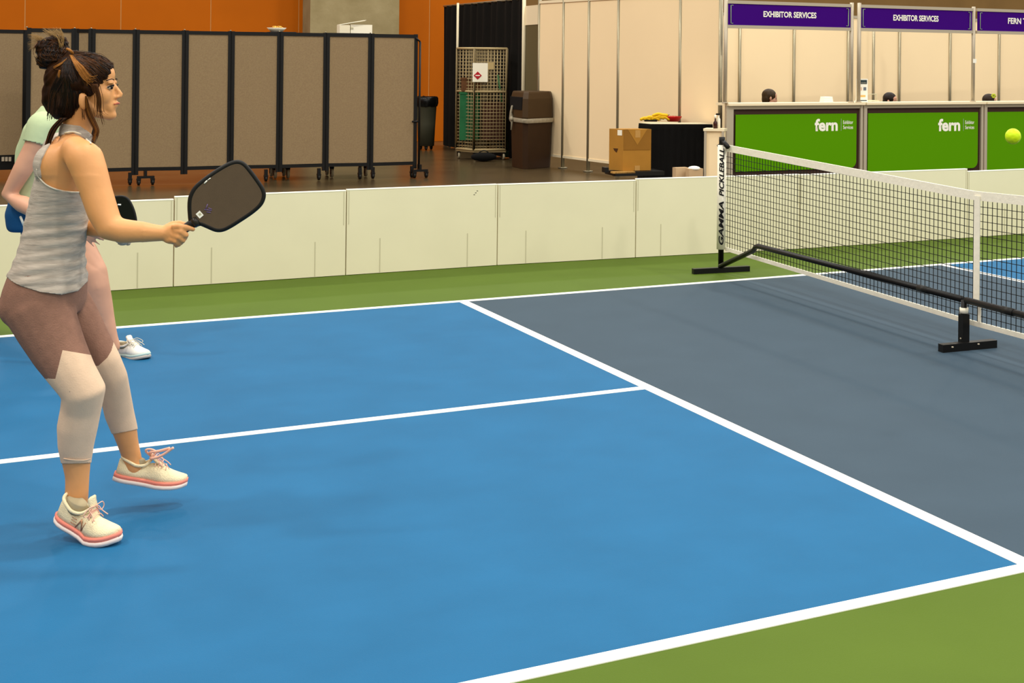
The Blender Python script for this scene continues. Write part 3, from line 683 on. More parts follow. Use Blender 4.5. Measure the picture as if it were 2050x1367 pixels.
# partition ending between the first two booths
q0_, q1_ = kg(1732), eg(1722, 150)+EN*.4
q = kg(1732)-Vector((.02, .25, 0)); pt = thing('partition_post', q, 'thin metal post in the second booth behind the small sign stand', 'post'); B().tube([q, q+Vector((0, 0, zk))], .022, 8).build('upright', m_alu, pt); B().tube([q, q+Vector((0, 0, .012))], .05, 8).build('foot_plate', m_alu, pt)
# small things on the counters
sq = ep(1734, 180)+EN*.1; sq.z = ztop; hS = ep(1734, 158).z-ztop
st = thing('sign_stand', sq, 'small white flyer stand on the counter beside the middle post', 'sign')
w_ = 27/FPX*(sq-CAM).dot(CF)
B().box(sq+Vector((0, 0, hS/2)), w_, .01, hS, EX).build('flyer', m_white, st)
B().box(sq+Vector((0, .02, .008)), w_*.9, .09, .014, EX).build('stand_foot', m_white, st)
def sm(u0, u1, v0, v1, c, nm, lb=None):
    q = sq+EX*(w_*(u0+u1)/2)+Vector((0, 0, hS*(v0+v1)/2))-EN*.007; o = B().box(q, w_*(u1-u0), .002, hS*(v1-v0), EX).build(nm, c, st)
    if lb: o['label'] = lb
m_slatec = mat('print_slate', '#2c3c40', .6)
sm(-.42, .42, .78, .95, m_slatec, 'printed_band'); sm(-.42, .42, .04, .09, m_slatec, 'printed_band'); sm(.12, .36, .5, .64, mat('print_grey', '#6c7480', .6), 'printed_picture'); sm(-.38, -.02, .5, .64, mat('print_pink', '#e6c4ac', .6), 'printed_picture'); sm(-.38, .3, .22, .3, mat('print_orange', '#eebe6a', .6), 'printed_band'); sm(-.2, .36, .81, .86, m_white, 'printed_word')
q = ep(1667, 201)+EN*.15; q.z = ztop
t = thing('paper_stack', q, 'low stack of white papers on the leftmost counter', 'papers')
for k in range(3): B().box(q+Vector((0, 0, .012+k*.024)), .14-.01*k, .1, .022, EX).build('paper_pile', m_white, t)
q = ep(1765, 201)+EN*.35; q.z = ztop; t = thing('clear_tray', q, 'pale wire letter tray on the middle counter', 'tray')
f = B(); f.box(q+Vector((0, 0, .01)), .3, .15, .012, EX); f.build('tray_base', m_ctop, t); f = B()
for sx in (-.15, .15): f.tube([q+EX*sx, q+EX*sx+Vector((0, 0, ep(1765, 190).z-ztop))], .006, 5)
f.tube([q-EX*.15+Vector((0, 0, ep(1765, 190).z-ztop)), q+EX*.15+Vector((0, 0, ep(1765, 190).z-ztop))], .006, 5); f.build('wire_rim', m_seam, t)

# ------------------------------------------------------------------ people: generic head
def head_solids(mb, O, F, Sd, U, s=1.0, ears=True, ear_dz=0.0, ear_dx=0.0):
    q = lambda x, y, z: O+F*(x*s)+Sd*(y*s)+U*(z*s)
    def e(x, y, z, a, b, c): mb.ell(q(x, y, z), F*a*s, Sd*b*s, U*c*s, 20, 14)
    e(-.015, 0, .03, .096, .076, .088); e(.035, 0, -.02, .052, .058, .078); e(.045, 0, .045, .044, .056, .045)
    e(.066, 0, -.092, .022, .024, .018)
    for sg in (-1, 1):
        mb.tube([q(-.002, sg*.046, -.042), q(.03, sg*.036, -.078), q(.066, sg*.009, -.093)], [.020*s, .019*s, .016*s], 10)
        e(.050, sg*.035, -.024, .030, .022, .034); e(.094, sg*.009, -.033, .008, .007, .006); e(.078, sg*.026, .017, .012, .022, .008)
        if ears:
            e(-.003+ear_dx, sg*.080, -.005+ear_dz, .016, .013, .029); e(-.010+ear_dx, sg*.086, -.002+ear_dz, .007, .008, .026)
    mb.tube([q(.082, 0, .012), q(.093, 0, -.006), q(.105, 0, -.027)], [.007*s, .008*s, .009*s], 8)
    e(.102, 0, -.030, .0085, .0085, .007)
    e(.086, 0, -.051, .011, .022, .006); e(.083, 0, -.062, .011, .018, .007); e(.068, 0, -.062, .018, .034, .032)
def head_extras(par, O, F, Sd, U, s=1.0, lipcol='#b8604a', brow='#23140a', skin=None):
    q = lambda x, y, z: O+F*(x*s)+Sd*(y*s)+U*(z*s)
    for sg in (-1, 1):
        ev = B().ell(q(.0765, sg*.031, .001), F*.0115*s, Sd*.0125*s, U*.0075*s, 14, 10).build('eye', mat('eye_white', '#c9b7a2', .3), par)
        B().ell(q(.0835, sg*.0335, .001), F*.0055*s, Sd*.0085*s, U*.0068*s, 12, 8).build('iris', mat('iris_dark', '#21130a', .2), ev)
        B().tube(crom([q(.074, sg*.047, .002), q(.087, sg*.038, .008), q(.0895, sg*.028, .0085), q(.084, sg*.018, .003)], 4), .0020*s, 6).build('eyelash', mat('lash', '#120a06', .6), par)
        B().tube(crom([q(.072, sg*.050, .024), q(.085, sg*.038, .029), q(.090, sg*.020, .026)], 4), .0017*s, 6).build('eyebrow', mat('brow', brow, .7), par)
    B().tube(crom([q(.084, -.019, -.056), q(.0945, -.008, -.0535), q(.0965, 0, -.0545), q(.0945, .008, -.0535), q(.084, .019, -.056)], 4), .0030*s, 6).build('lips', mat('lips'+lipcol, lipcol, .4), par)

# ------------------------------------------------------------------ portable net
N0, N1 = G(1938, 699), G(1443, 545)
ND = (N1-N0).normalized(); NN = Vector((-ND.y, ND.x, 0)); NN = NN if NN.x < 0 else -NN   # NN points to the camera side
def npx(px, py): return WP(px, py, N0, N1)
def along(p): return (Vector((p.x, p.y, 0))-N0).dot(ND)
Lh = (N1-N0).length
netb = thing('portable_net', N0, 'black framed portable pickleball net with white tapes', 'net')
ztc, ztp = npx(1957, 386).z, npx(1460, 292).z
zbc, zbp = npx(1938, 644).z, npx(1462, 501).z
def ztopn(t): k = abs(t)/Lh; return ztc+(ztp-ztc)*k
def zbot(t): k = abs(t)/Lh; return zbc+(zbp-zbc)*k
def np_(t, z, o=0.0): return N0+ND*t+NN*o+Vector((0, 0, z))
off = -0.03
mb = B(); cell = 0.043; nv = int(Lh/cell); rows = 18; rr = .0016
ts = [Lh*i/nv for i in range(-nv+1, nv)]
for t in ts:
    a, b = np_(t, zbot(t), off), np_(t, ztopn(t), off)
    mb.hexa([v+ND*dx+NN*dy for v in (a, b) for dx, dy in ((-rr, -rr), (rr, -rr), (rr, rr), (-rr, rr))])
for j in range(1, rows):
    f_ = j/rows
    for sg in (-1, 1):
        prev = None; K = 8
        for i in range(K+1):
            t = sg*Lh*i/K; z = zbot(t)+(ztopn(t)-zbot(t))*f_-0.006*math.sin(math.pi*i/K)
            cur_ = np_(t, z, off)
            if prev is not None: mb.hexa([v+Vector((0, 0, dz))+NN*dy for v in (prev, cur_) for dz, dy in ((-rr, -rr), (rr, -rr), (rr, rr), (-rr, rr))])
            prev = cur_
o = mb.build('net_mesh', m_net, netb, label='black square net mesh'); o['kind'] = 'stuff'
def tape(zf, h, nm, lb, th=.006):
    mb = B()
    for sg in (-1, 1):
        K = 14; pr = None
        for i in range(K+1):
            t = sg*(Lh-.02)*i/K; z = zf(t); c_ = np_(t, z, off)
            if pr is not None: mb.hexa([v+NN*a+Vector((0, 0, g)) for g in (-h/2, h/2) for v, a in ((pr, -th), (c_, -th), (c_, th), (pr, th))])
            pr = c_
    return mb.build(nm, m_tape, netb, label=lb)
tape(lambda t: ztopn(t)-.022, .05, 'top_tape', 'white top tape')
tape(lambda t: zbot(t)-.008, .028, 'bottom_tape', 'white bottom tape', .004)
tc0 = along(npx(1950, 480))
mb = B(); mb.hexa([np_(tc0+a, z, off+o_) for z in (.27, ztc-.02) for a, o_ in ((-.026, .008), (.026, .008), (.026, .014), (-.026, .014))]); mb.build('center_strap', m_tape, netb, label='white centre strap')
mb = B(); mb.hexa([np_(tc0-.02+a, z, off+o_) for z in (zbc, .26) for a, o_ in ((-.012, .0), (.012, .0), (.012, .006), (-.012, .006))]); mb.build('strap_tail', m_tape, netb)
zf_ = (npx(1520, 487).z+npx(1938, 604).z)/2
tk = along(npx(1520, 487))
for sg in (-1, 1):
    f = B(); f.tube([np_(sg*.02, zf_, .03), np_(sg*(tk-.04), zf_, .03), np_(sg*tk, zf_-.012, .03), np_(sg*(tk+.03), zf_-.04, .03), np_(sg*(Lh-.03), .05, .02)], .019, 10); f.build('frame_tube', m_blk, netb)
    B().tube([np_(sg*(tk*.86), zf_+.018, .03), np_(sg*(tk*.86), zf_+.026, .03)], .008, 8).build('button', m_alul, netb)
    B().tube([np_(sg*.35, zf_+.0, .03), np_(sg*.45, zf_, .03)], .0215, 10).build('frame_sleeve', m_blkp, netb)
    e = np_(sg*Lh, 0)
    f = B(); f.tube([e+Vector((0, 0, .03)), e+Vector((0, 0, ztp+.05))], .021, 12); f.build('post', m_blk, netb)
    f = B()
    fa, fb_ = (G(1387, 549), G(1499, 543)) if sg > 0 else (e-Vector((.3, 0, 0)), e+Vector((.3, 0, 0)))
    fa.z = fb_.z = .022; f.box((fa+fb_)/2, (fb_-fa).length, .045, .04, fb_-fa); f.build('foot', m_blk, netb)
    # white sleeve over the end post
    f = B(); mid = e; hs = (ztp-zbp)
    rings = [[mid+Vector((math.cos(2*math.pi*k/16)*.034, math.sin(2*math.pi*k/16)*.034, z)) for k in range(16)] for z in (zbp-.01, ztp)]
    f.loft(rings); so = f.build('end_sleeve', m_tape, netb, label='white end sleeve with black lettering')
    f = B(); f.tube([e+Vector((0, 0, ztp+.06)), e+Vector((0, 0, ztp+.0))], .024, 8); f.tube([e+Vector((0, 0, ztp+.035)), e-ND*sg*.10+Vector((0, 0, ztp-.01))], .018, 8); f.tube([e-CR*.035+Vector((0, 0, ztp-.01)), e+Vector((0, 0, ztp+.01))], .01, 6)
    f.build('tension_strap', m_blkp, netb, label='black tension strap')
    if sg > 0:
        out = Vector((-CF.x, -CF.y, 0)).normalized(); lat = Vector((CR.x, CR.y, 0)).normalized()
        m_ink = mat('black_ink', '#0d0c0c', .5)
        w_ = .028
        z0_ = ZAT(e, 489); z1_ = ZAT(e, 402); z2_ = ZAT(e, 392); z3_ = ZAT(e, 296)
        for tx, a, b in (('GAMMA', z0_, z1_), ('PICKLEBALL', z2_, z3_)):
            c_ = e+out*.036; c_.z = (a+b)/2
            # reads upward: X = up, Y = to the left of the viewer
            text_on(tx, c_, Vector((0, 0, 1)), -lat, .038, m_ink, so, bold=.03, width=b-a, lift=0.001, shear=.25)
    else:
        pass
cp = np_(0, 0, .03)
f = B(); f.box(cp+Vector((0, 0, .11)), .045, .045, .18, ND); f.build('center_leg', m_blk, netb); f = B(); f.tube([cp+Vector((0, 0, .05)), cp+Vector((0, 0, zf_))], .018, 10); f.build('center_post', m_blk, netb)
B().tube([cp+Vector((0, 0, .205)), cp+Vector((0, 0, .235))], .025, 12).build('white_clip', m_tape, netb)
fa, fb_ = G(1883, 706), G(1991, 696); fa.z = fb_.z = .024; ft = B().box((fa+fb_)/2, (fb_-fa).length, .05, .045, fb_-fa).build('foot', m_blk, netb, label='centre foot bar')
for px, py in ((1907, 696), (1959, 690)):
    q = G(px, py, .047); B().tube([q, q+Vector((0, 0, .006))], .006, 8).build('bolt', m_alul, ft)
q = npx(1940, 676)+NN*.055; B().tube([q, q+NN*.004], .005, 8).build('bolt', m_alul, netb)
# ------------------------------------------------------------------ ball
bd = FPX*.074/32; bc = P(2028, 273, bd)
ball = thing('pickleball', bc, 'yellow-green ball in the air in front of the right green counter', 'ball')
bmm = bmesh.new(); bmesh.ops.create_icosphere(bmm, subdivisions=4, radius=.037)
holes = [Vector((math.sqrt(1-z*z)*math.cos(k*2.39996), math.sqrt(1-z*z)*math.sin(k*2.39996), z)) for k in range(40) for z in [1-2*(k+.5)/40]]
for v in bmm.verts:
    n_ = v.co.normalized(); m_ = max(n_.dot(h) for h in holes)
    if m_ > math.cos(.11): v.co = n_*.0355
for f_ in bmm.faces: f_.smooth = True
me = bpy.data.meshes.new('ball'); bmm.to_mesh(me); bmm.free(); me.materials.append(mat('ball_yellow', '#c8e614', .45))
for v in me.vertices: v.co += bc
link('ball_shell', me, ball)
# ------------------------------------------------------------------ people
def T3(path, mb, n=14):   # path of (px, py, depth, radius_px)
    pts = [P(a, b, d) for a, b, d, r in path]; mb.tube(pts, [r*d/FPX for a, b, d, r in path], n)
    mb.ell(pts[0], CR*path[0][3]*path[0][2]/FPX*.98, CF*path[0][3]*path[0][2]/FPX*.98, CU*path[0][3]*path[0][2]/FPX*.98, 14, 8)
    k = path[-1]; mb.ell(pts[-1], CR*k[3]*k[2]/FPX*.98, CF*k[3]*k[2]/FPX*.98, CU*k[3]*k[2]/FPX*.98, 14, 8)
def torso(mb, secs, n=28, ex=2.4):   # (cx, cy, depth, half_px, half_lateral_m, yaw_deg)
    rings = []
    for cx, cy, d, hp, hl, yaw in secs:
        t = R_(yaw); f = CR*math.cos(t)+CF*math.sin(t); l = -CF*math.cos(t)+CR*math.sin(t); c = P(cx, cy, d)
        hw = hp*d/FPX; a = math.sqrt(max(1e-4, hw*hw-(hl*math.sin(t))**2))/math.cos(t)
        ring = []
        for k in range(n):
            th = 2*math.pi*k/n; ct, st_ = math.cos(th), math.sin(th); e = 2/ex
            ring.append(c+f*(a*math.copysign(abs(ct)**e, ct))+l*(hl*math.copysign(abs(st_)**e, st_)))
        rings.append(ring)
    mb.loft(rings)
def polyd(p, path):   # distance to a limb axis minus its radius, parameter
    best = 9; bt = 0
    for i in range(len(path)-1):
        a, ra = path[i]; b, rb = path[i+1]; ab = b-a; t = max(0, min(1, (p-a).dot(ab)/ab.length_squared)); q = (a+ab*t-p).length/(ra+(rb-ra)*t)
        if q < best: best = q; bt = i+t
    return best, bt
def axis3(path): return [(P(a, b, d), r*d/FPX) for a, b, d, r in path]
def garment(bodyme, cuts, keep, off, name, mats, parent, rim=0.006, wrinkle=None, label=None):
    bm = bmesh.new(); bm.from_mesh(bodyme)
    pre = [f for f in bm.faces if keep(f.calc_center_median(), f.normal, 14) is None]
    bmesh.ops.delete(bm, geom=pre, context='FACES')
    for (p, q) in cuts:
        no = ray(*p).cross(ray(*q)).normalized()
        bmesh.ops.bisect_plane(bm, geom=bm.verts[:]+bm.edges[:]+bm.faces[:], dist=1e-5, plane_co=CAM, plane_no=no)
    bm.normal_update(); dele = []
    for f in bm.faces:
        k = keep(f.calc_center_median(), f.normal, 0)
        if k is None: dele.append(f)
        else: f.material_index = k; f.smooth = True
    bmesh.ops.delete(bm, geom=dele, context='FACES')
    # drop loose crumbs
    seen = set(); small = []
    for f in bm.faces:
        if f in seen: continue
        st_ = [f]; comp = []; seen.add(f)
        while st_:
            g = st_.pop(); comp.append(g)
            for e in g.edges:
                for h in e.link_faces:
                    if h not in seen: seen.add(h); st_.append(h)
        if len(comp) < 400: small += comp
    if small: bmesh.ops.delete(bm, geom=small, context='FACES')
    bm.normal_update()
    nrm = {v: v.normal.copy() for v in bm.verts}
    for v in bm.verts:
        o_ = off
        if wrinkle: o_ += wrinkle(v.co)
        v.co = v.co+nrm[v]*o_
    be = [e for e in bm.edges if e.is_boundary]
    r = bmesh.ops.extrude_edge_only(bm, edges=be)
    nv = [g for g in r['geom'] if isinstance(g, bmesh.types.BMVert)]
    for v in nv:
        ns = [e.other_vert(v) for e in v.link_edges if e.other_vert(v) in nrm]
        if ns: v.co = v.co-nrm[ns[0]]*(off+rim*.5)
    for f in bm.faces: f.smooth = True
    me = bpy.data.meshes.new(name); bm.to_mesh(me); bm.free()
    for m in mats: me.materials.append(m)
    o = link(name, me, parent)
    if label: o['label'] = label
    return o
def yat(poly, x):
    if x <= poly[0][0]: return poly[0][1]
    for (a, b), (c, d) in zip(poly, poly[1:]):
        if x <= c: return b+(d-b)*(x-a)/(c-a)
    return poly[-1][1]
def inpoly(x, y, poly):
    c = False; n = len(poly)
    for i in range(n):
        (x1, y1), (x2, y2) = poly[i-1], poly[i]
        if (y1 > y) != (y2 > y) and x < (x2-x1)*(y-y1)/(y2-y1)+x1: c = not c
    return c
def segs(poly, closed=False):
    s_ = list(zip(poly, poly[1:])); return s_+([(poly[-1], poly[0])] if closed else [])
def hand(mb, wrist, d, back, side, s=1.0, curl=0.5, spread=0.12):
    """palm with four unequal bent fingers and a thumb; d = pointing direction, back = out of the back of the hand, side = towards the thumb"""
    d, back, side = d.normalized(), back.normalized(), side.normalized()
    pc_ = wrist+d*.045*s
    mb.ell(pc_, d*.05*s, side*.04*s, back*.016*s, 16, 10); mb.ell(wrist+d*.07*s, d*.022*s, side*.037*s, back*.013*s, 12, 8)
    for i, (ln, r) in enumerate(((.070, .0088), (.078, .0092), (.072, .0086), (.056, .0078))):
        off = (.029-.0195*i)*s; base = wrist+d*.082*s+side*off
        a = R_(8); p = [base-d*.02*s, base]; dirv = (d+side*spread*(1.5-i)*.5).normalized(); ang = 0
        for q, fr in enumerate((.45, .32, .23)):
            ang += curl*(.9, 1.1, .8)[q]
            p.append(p[-1]+(dirv*math.cos(ang)-back*math.sin(ang))*ln*fr*s)
        mb.tube(p, [r*s*1.05, r*s*1.05, r*s, r*s*.92, r*s*.75], 10); mb.ell(p[-1], d*r*s*.8, side*r*s*.8, back*r*s*.8, 8, 6)
    p = [wrist+d*.02*s+side*.02*s, wrist+d*.045*s+side*.045*s-back*.008*s, wrist+d*.07*s+side*.058*s-back*.018*s*(1+curl), wrist+d*.09*s+side*.056*s-back*.03*s*(1+curl)]
    mb.tube(p, [.014*s, .012*s, .0105*s, .0085*s], 10); mb.ell(p[-1], d*.008*s, side*.008*s, back*.008*s, 8, 6)
def shoe(par, heel, toe, upv, L, mats, W=1.0, hs=1.0, lk=1.0, bend=0.0, tongue=True, logo=False, lace=None, spring=.03, name='shoe'):
    mu, mm, mw, ml = mats
    F = (toe-heel).normalized(); S = F.cross(upv).normalized(); U = S.cross(F).normalized(); k = L/.25
    def q(x, y, z):
        sp = spring*max(0, (x-.55)/.45)**2
        X, Z = x*L, (z*(hs if z > .03 else 1+(hs-1)*z/.03)+sp)*k
        if bend and x < .66:
            u = min(1, (.66-x)/.22); be = R_(bend)*u*u*(3-2*u); dx = X-.6*L
            X, Z = .6*L+dx*math.cos(be)+Z*math.sin(be), -dx*math.sin(be)+Z*math.cos(be)
        return heel+F*X+S*(y*k*W)+U*Z
    st_ = [0, .03, .1, .2, .32, .45, .58, .7, .8, .88, .94, .98, 1.0]
    hw = [.012, .024, .031, .033, .031, .031, .035, .040, .041, .038, .030, .019, .006]
    lat = [0, 0, 0, 0, .0, .001, .003, .004, .004, .003, .002, 0, 0]
    top = [.070, .078, .076, .066, .060, .074, .078, .066, .055, .047, .042, .038, .034]
    def ringup(i, e=1.0, zt=None, zb=.024):
        w = hw[i]*e; t_ = zt or top[i]; r_ = []
        for a in range(13):
            th = math.pi*a/12; c, s_ = math.cos(th), math.sin(th)
            r_.append(q(st_[i], lat[i]+w*math.copysign(abs(c)**.75, c)*(1-.25*s_*s_), zb+(t_-zb)*abs(s_)**.8))
        return r_
    root = B().loft([ringup(i) for i in range(13)]).build(name, mu, par)
    def band(z0, z1, e, inset=0.0):
        rings = []
        for i in range(13):
            w = hw[i]*e+.002
            r_ = [(w, z1), (w+.002, (z0+z1)/2), (w-.002, z0), (-(w-.002), z0), (-(w+.002), (z0+z1)/2), (-w, z1)]
            x = st_[i]+(-.02 if i == 0 else (.015 if i == 12 else 0))
            r0 = []
            for y_, z_ in r_:
                p_ = q(x, lat[i]+y_, z_); r0.append(p_)
            rings.append(r0)
        return rings
    B().loft(band(.013, .026, 1.03)).build('midsole', mm, root)
    B().loft(band(.0, .0145, 1.07)).build('outsole', mw, root)
    # collar, sock and tongue
    cl = [q(.02, 0, .082), q(.05, .020, .078), q(.14, .030, .072), q(.25, .030, .064), q(.36, .022, .068), q(.42, 0, .082), q(.36, -.022, .068), q(.25, -.030, .064), q(.14, -.030, .072), q(.05, -.020, .078)]
    B().tube(crom(cl, 4, True)+[cl[0]], .0055*k, 8, caps=False).build('collar', mu, root)
    B().loft([[q(x0+.21+.17*math.cos(a_)*e_, .026*math.sin(a_)*e_, z_) for a_ in [2*math.pi*j/18 for j in range(18)]] for x0, z_, e_ in ((0, .04, 1), (0, .064, .95), (-.01, .080, .86), (-.01, .082, .78))]).build('sock', mat('sock_grey', '#a39678', .9), root)
    if tongue:
        mb = B(); mb.loft([[q(.42+.07*j-.02*i, y_, z_) for y_, z_ in ((-.018, 0), (0, .006), (.018, 0), (0, -.004))] if False else [q(x_, y_, z_+dz) for y_, dz in ((-.019, 0), (-.01, .006), (.01, .006), (.019, 0), (.01, -.004), (-.01, -.004))] for x_, z_ in ((.66, .066), (.55, .078), (.46, .088), (.40, .104), (.385, .112))]); mb.build('tongue', mu, root)
    if lace:
        mb = B()
        for j, (x_, z_) in enumerate(((.50, .083), (.56, .083), (.62, .080), (.68, .073))):
            mb.tube(crom([q(x_, -.026, z_-.012), q(x_, -.012, z_+.001), q(x_+.01, .012, z_+.001), q(x_+.01, .026, z_-.012)], 3), .0020*k*lk, 5)
        for sg in (-1, 1):
            mb.tube(crom([q(.47, 0, .094), q(.50, sg*.03, .10), q(.60, sg*.045, .085), q(.62, sg*.03, .078), q(.52, sg*.01, .092)], 4), .0020*k*lk, 5)
            mb.tube(crom([q(.47, 0, .094), q(.56, sg*.02, .092), q(.68, sg*.022, .08), q(.74, sg*.03, .066)], 4), .0020*k*lk, 5)
        mb.build('shoelace', lace, root)
    return root, q
m_shirt2 = mat('pale_green_shirt', '#bccbA0'.lower(), .9, .04, 8, .3, 14)
m_shorts = mat('blue_shorts', '#0d4775', .8, .05, 10, .2, 20)
m_tank = mat('heather_tank', '#a3978a', .95, .12, 26, .25, 40, stretch=(.6, .6, 3.0), col2='#c2b6a8')
m_trim = mat('tank_trim', '#cfc5b2', .9)
m_mauve = mat('mauve_leggings', '#8b6655', .9, .07, 45, .2, 200)
m_beige = mat('beige_leggings', '#dcbd9f', .9, .03, 30, .1, 200)
m_shoe = mat('cream_shoe_mesh', '#efdfb6', .8, .05, 40, .4, 300)
m_pink = mat('coral_midsole', '#ee8a76', .6); m_sole = mat('pale_sole', '#ecdcd2', .6); m_lace = mat('pale_pink_lace', '#efb9a2', .7)

# ---- the woman with the paddle
D = 4.80
near_leg = [(78, 615, D-.07, 64), (97, 660, D-.08, 57), (121, 708, D-.09, 50), (146, 750, D-.10, 43), (168, 785, D-.10, 41), (162, 818, D-.08, 37), (155, 855, D-.07, 37), (152, 892, D-.06, 32.5), (153, 925, D-.05, 27), (155, 955, D-.05, 23), (154, 985, D-.05, 22.5), (150, 1008, D-.03, 25)]
far_leg = [(118, 600, D+.10, 54), (150, 640, D+.11, 46), (181, 690, D+.12, 39), (206, 727, D+.13, 34), (226, 757, D+.15, 27), (231, 790, D+.18, 27.5), (239, 828, D+.21, 26.5), (250, 862, D+.23, 23.5), (257, 890, D+.24, 20), (264, 915, D+.25, 18.5), (268, 938, D+.25, 19)]
near_arm = [(168, 316, D-.15, 37), (180, 345, D-.16, 34), (193, 385, D-.17, 31), (206, 425, D-.18, 30), (222, 457, D-.19, 28), (250, 463, D-.19, 25), (280, 464, D-.18, 22), (305, 466, D-.17, 18), (326, 467, D-.16, 15.5)]
far_arm = [(122, 300, D+.14, 34), (138, 345, D+.15, 30), (155, 400, D+.14, 27), (172, 440, D+.12, 25), (190, 455, D+.06, 21), (205, 461, D-.0, 15)]
wb = B()
torso(wb, [(87, 628, D, 66, .15, 10), (87, 605, D, 74, .165, 10), (91, 575, D, 73, .165, 11), (95, 545, D, 67, .155, 12), (101, 512, D, 60, .14, 14), (107, 480, D, 57, .13, 16), (113, 445, D, 57, .128, 18), (119, 410, D, 57, .135, 20), (124, 375, D, 56, .145, 20), (130, 340, D, 54, .152, 20), (139, 308, D, 46, .15, 20), (148, 284, D, 34, .11, 18), (153, 266, D, 27, .07, 15)])
T3(near_leg, wb); T3(far_leg, wb); T3(near_arm, wb); T3(far_arm, wb)
for (x, y, d, rx, rl) in ((45, 612, D-.06, 40, .09), (50, 612, D+.08, 38, .09), (110, 330, D-.10, 40, .06), (150, 300, D-.13, 28, .05)):   # buttocks, shoulder blade, trapezius
    c = P(x, y, d); wb.ell(c, CR*rx*d/FPX, CF*rl, CU*rx*1.1*d/FPX)
wb.tube([P(151, 272, D), P(158, 240, D), P(166, 210, D)], [.05, .046, .048], 16)
th = R_(11); hf = CR*math.cos(th)+CF*math.sin(th); ph = R_(3)
HF = hf*math.cos(ph)+CU*math.sin(ph); HU = CU*math.cos(ph)-hf*math.sin(ph); HS = HU.cross(HF)
HO = P(175, 178, D)
head_solids(wb, HO, HF, HS, HU, 1.0, ear_dz=-.034, ear_dx=.008)
# gripping hand
hd = D-.16
pa = lambda x, y, o=0.0: P(x, y, hd+o)
wb.ell(pa(343, 467), CR*.038+CU*.004, CF*.018, CU*.031, 16, 10); wb.ell(pa(330, 467), CR*.03, CF*.02, CU*.026, 14, 8); wb.ell(pa(345, 480, .0), CR*.03, CF*.018, CU*.014, 12, 8)
for path, r in (([(346, 454, -.012), (360, 453, -.02), (373, 455, -.018), (386, 459, -.006)], .0092), ([(350, 462, -.012), (364, 464, -.024), (373, 470, -.018), (370, 477, .004)], .0095), ([(347, 471, -.012), (360, 475, -.024), (367, 481, -.016), (362, 486, .006)], .0092), ([(343, 479, -.010), (354, 484, -.02), (359, 489, -.012), (353, 492, .006)], .0082), ([(330, 458, .004), (345, 449, .014), (360, 447, .022), (372, 450, .02)], .0105)):
    p = [pa(*a) for a in path]; wb.tube(p, [r*1.15, r*1.1, r, r*.85], 10); wb.ell(p[-1], CR*r*.9, CF*r*.9, CU*r*.9, 8, 6)
# far hand, loosely open
hand(wb, P(205, 461, D-.0), CR*.9-CU*.12, -CF*.3+CU, CF, .72, 1.0)
wme = fuse(wb, .0042, 3, 'person_body'); wme.materials.append(m_skin)
def relax(me, pick, it):
    bm = bmesh.new(); bm.from_mesh(me); vs = [v for v in bm.verts if pick(v.co)]
    for _ in range(it): bmesh.ops.smooth_vert(bm, verts=vs, factor=.5, use_axis_x=True, use_axis_y=True, use_axis_z=True)
    bm.to_mesh(me); bm.free()
def pk1(c):
    x, y, z = proj(c); return y > 266 and x < 285 and not (x > 205 and z > D-.08 and y < 500)
relax(wme, pk1, 22)
def pk2(c):
    x, y, z = proj(c); return 262 < y < 350 and x < 200 and z < D+.1
relax(wme, pk2, 45)
relax(wme, lambda c: proj(c)[1] < 262, 3)
wo = P(155, 1000, D-.05)
woman = thing('person', (wo.x, wo.y, 0), 'woman in grey racerback tank and two-tone cropped leggings lunging with a paddle', 'person')
wbody = link('body', wme, woman)
head_extras(woman, HO, HF, HS, HU)
wbvh = bvh_of(wme)
NA0, FA0 = axis3(near_arm), axis3(far_arm)
NLx, FLx, NAx, FAx = axis3(near_leg), axis3(far_leg), axis3(near_arm[1:]), axis3(far_arm[1:])
hemT = [(8, 545), (22, 561), (45, 573), (80, 584), (120, 589), (150, 582), (176, 560)]
armT = [(50, 345), (72, 350), (90, 368), (112, 379), (138, 384), (165, 384), (230, 384)]
strip = [(92, 300), (99, 291), (112, 276), (130, 269), (146, 267), (160, 272), (174, 283), (190, 293), (192, 283), (176, 265), (160, 252), (128, 248), (104, 262), (86, 290)]
tcen = P(119, 400, D); tfv = CR*math.cos(.33)+CF*math.sin(.33)
def keep_tank(c, n, mg):
    x, y, z = proj(c)
    if z > 0 and (y > 615 or x > 260 or y < 235): return None
    ins = inpoly(x, y, strip) or (mg and any(inpoly(x+a, y+b, strip) for a, b in ((mg, 0), (-mg, 0), (0, mg), (0, -mg))))
    if ins: return 0
    if 270 < y < 356 and x < yat([(270, 112), (285, 104), (300, 94), (320, 84), (335, 81), (352, 83)], y)+mg: return 0
    if polyd(c, NA0)[0] < 1.16 or polyd(c, FA0)[0] < 1.12: return None
    if y > yat(hemT, x)+mg: return None
    if polyd(c, NLx)[0] < 1.02 and y > 600: return None
    if y > yat(armT, x)-mg: return 0
    if inpoly(x, y, strip) or (mg and any(inpoly(x+a, y+b, strip) for a, b in ((mg, 0), (-mg, 0), (0, mg), (0, -mg)))): return 0
    spx = yat([(248, 0), (300, 0)], 0)
    if x < yat([(290, 92), (320, 84), (335, 79.5), (352, 80)], y) and 262 < y < 352 and False: return 0
    if (c-P(130, y, D)).dot(tfv) > .055 and y > 282 and (c-P(172, 312, D-.15)).length > .11: return 0
    return None
def wr(c):
    x, y, z = proj(c); u = y+.16*(x-110)
    a = max(0.0, min(1.0, (y-380)/60)); e = .0016*math.sin(u*.26+2.2*noise.noise(c*5))+.0022*noise.noise(Vector((x*.018, u*.085, z*4)))
    hemk = max(0, (y-560)/30)
    return e*a+.004*hemk
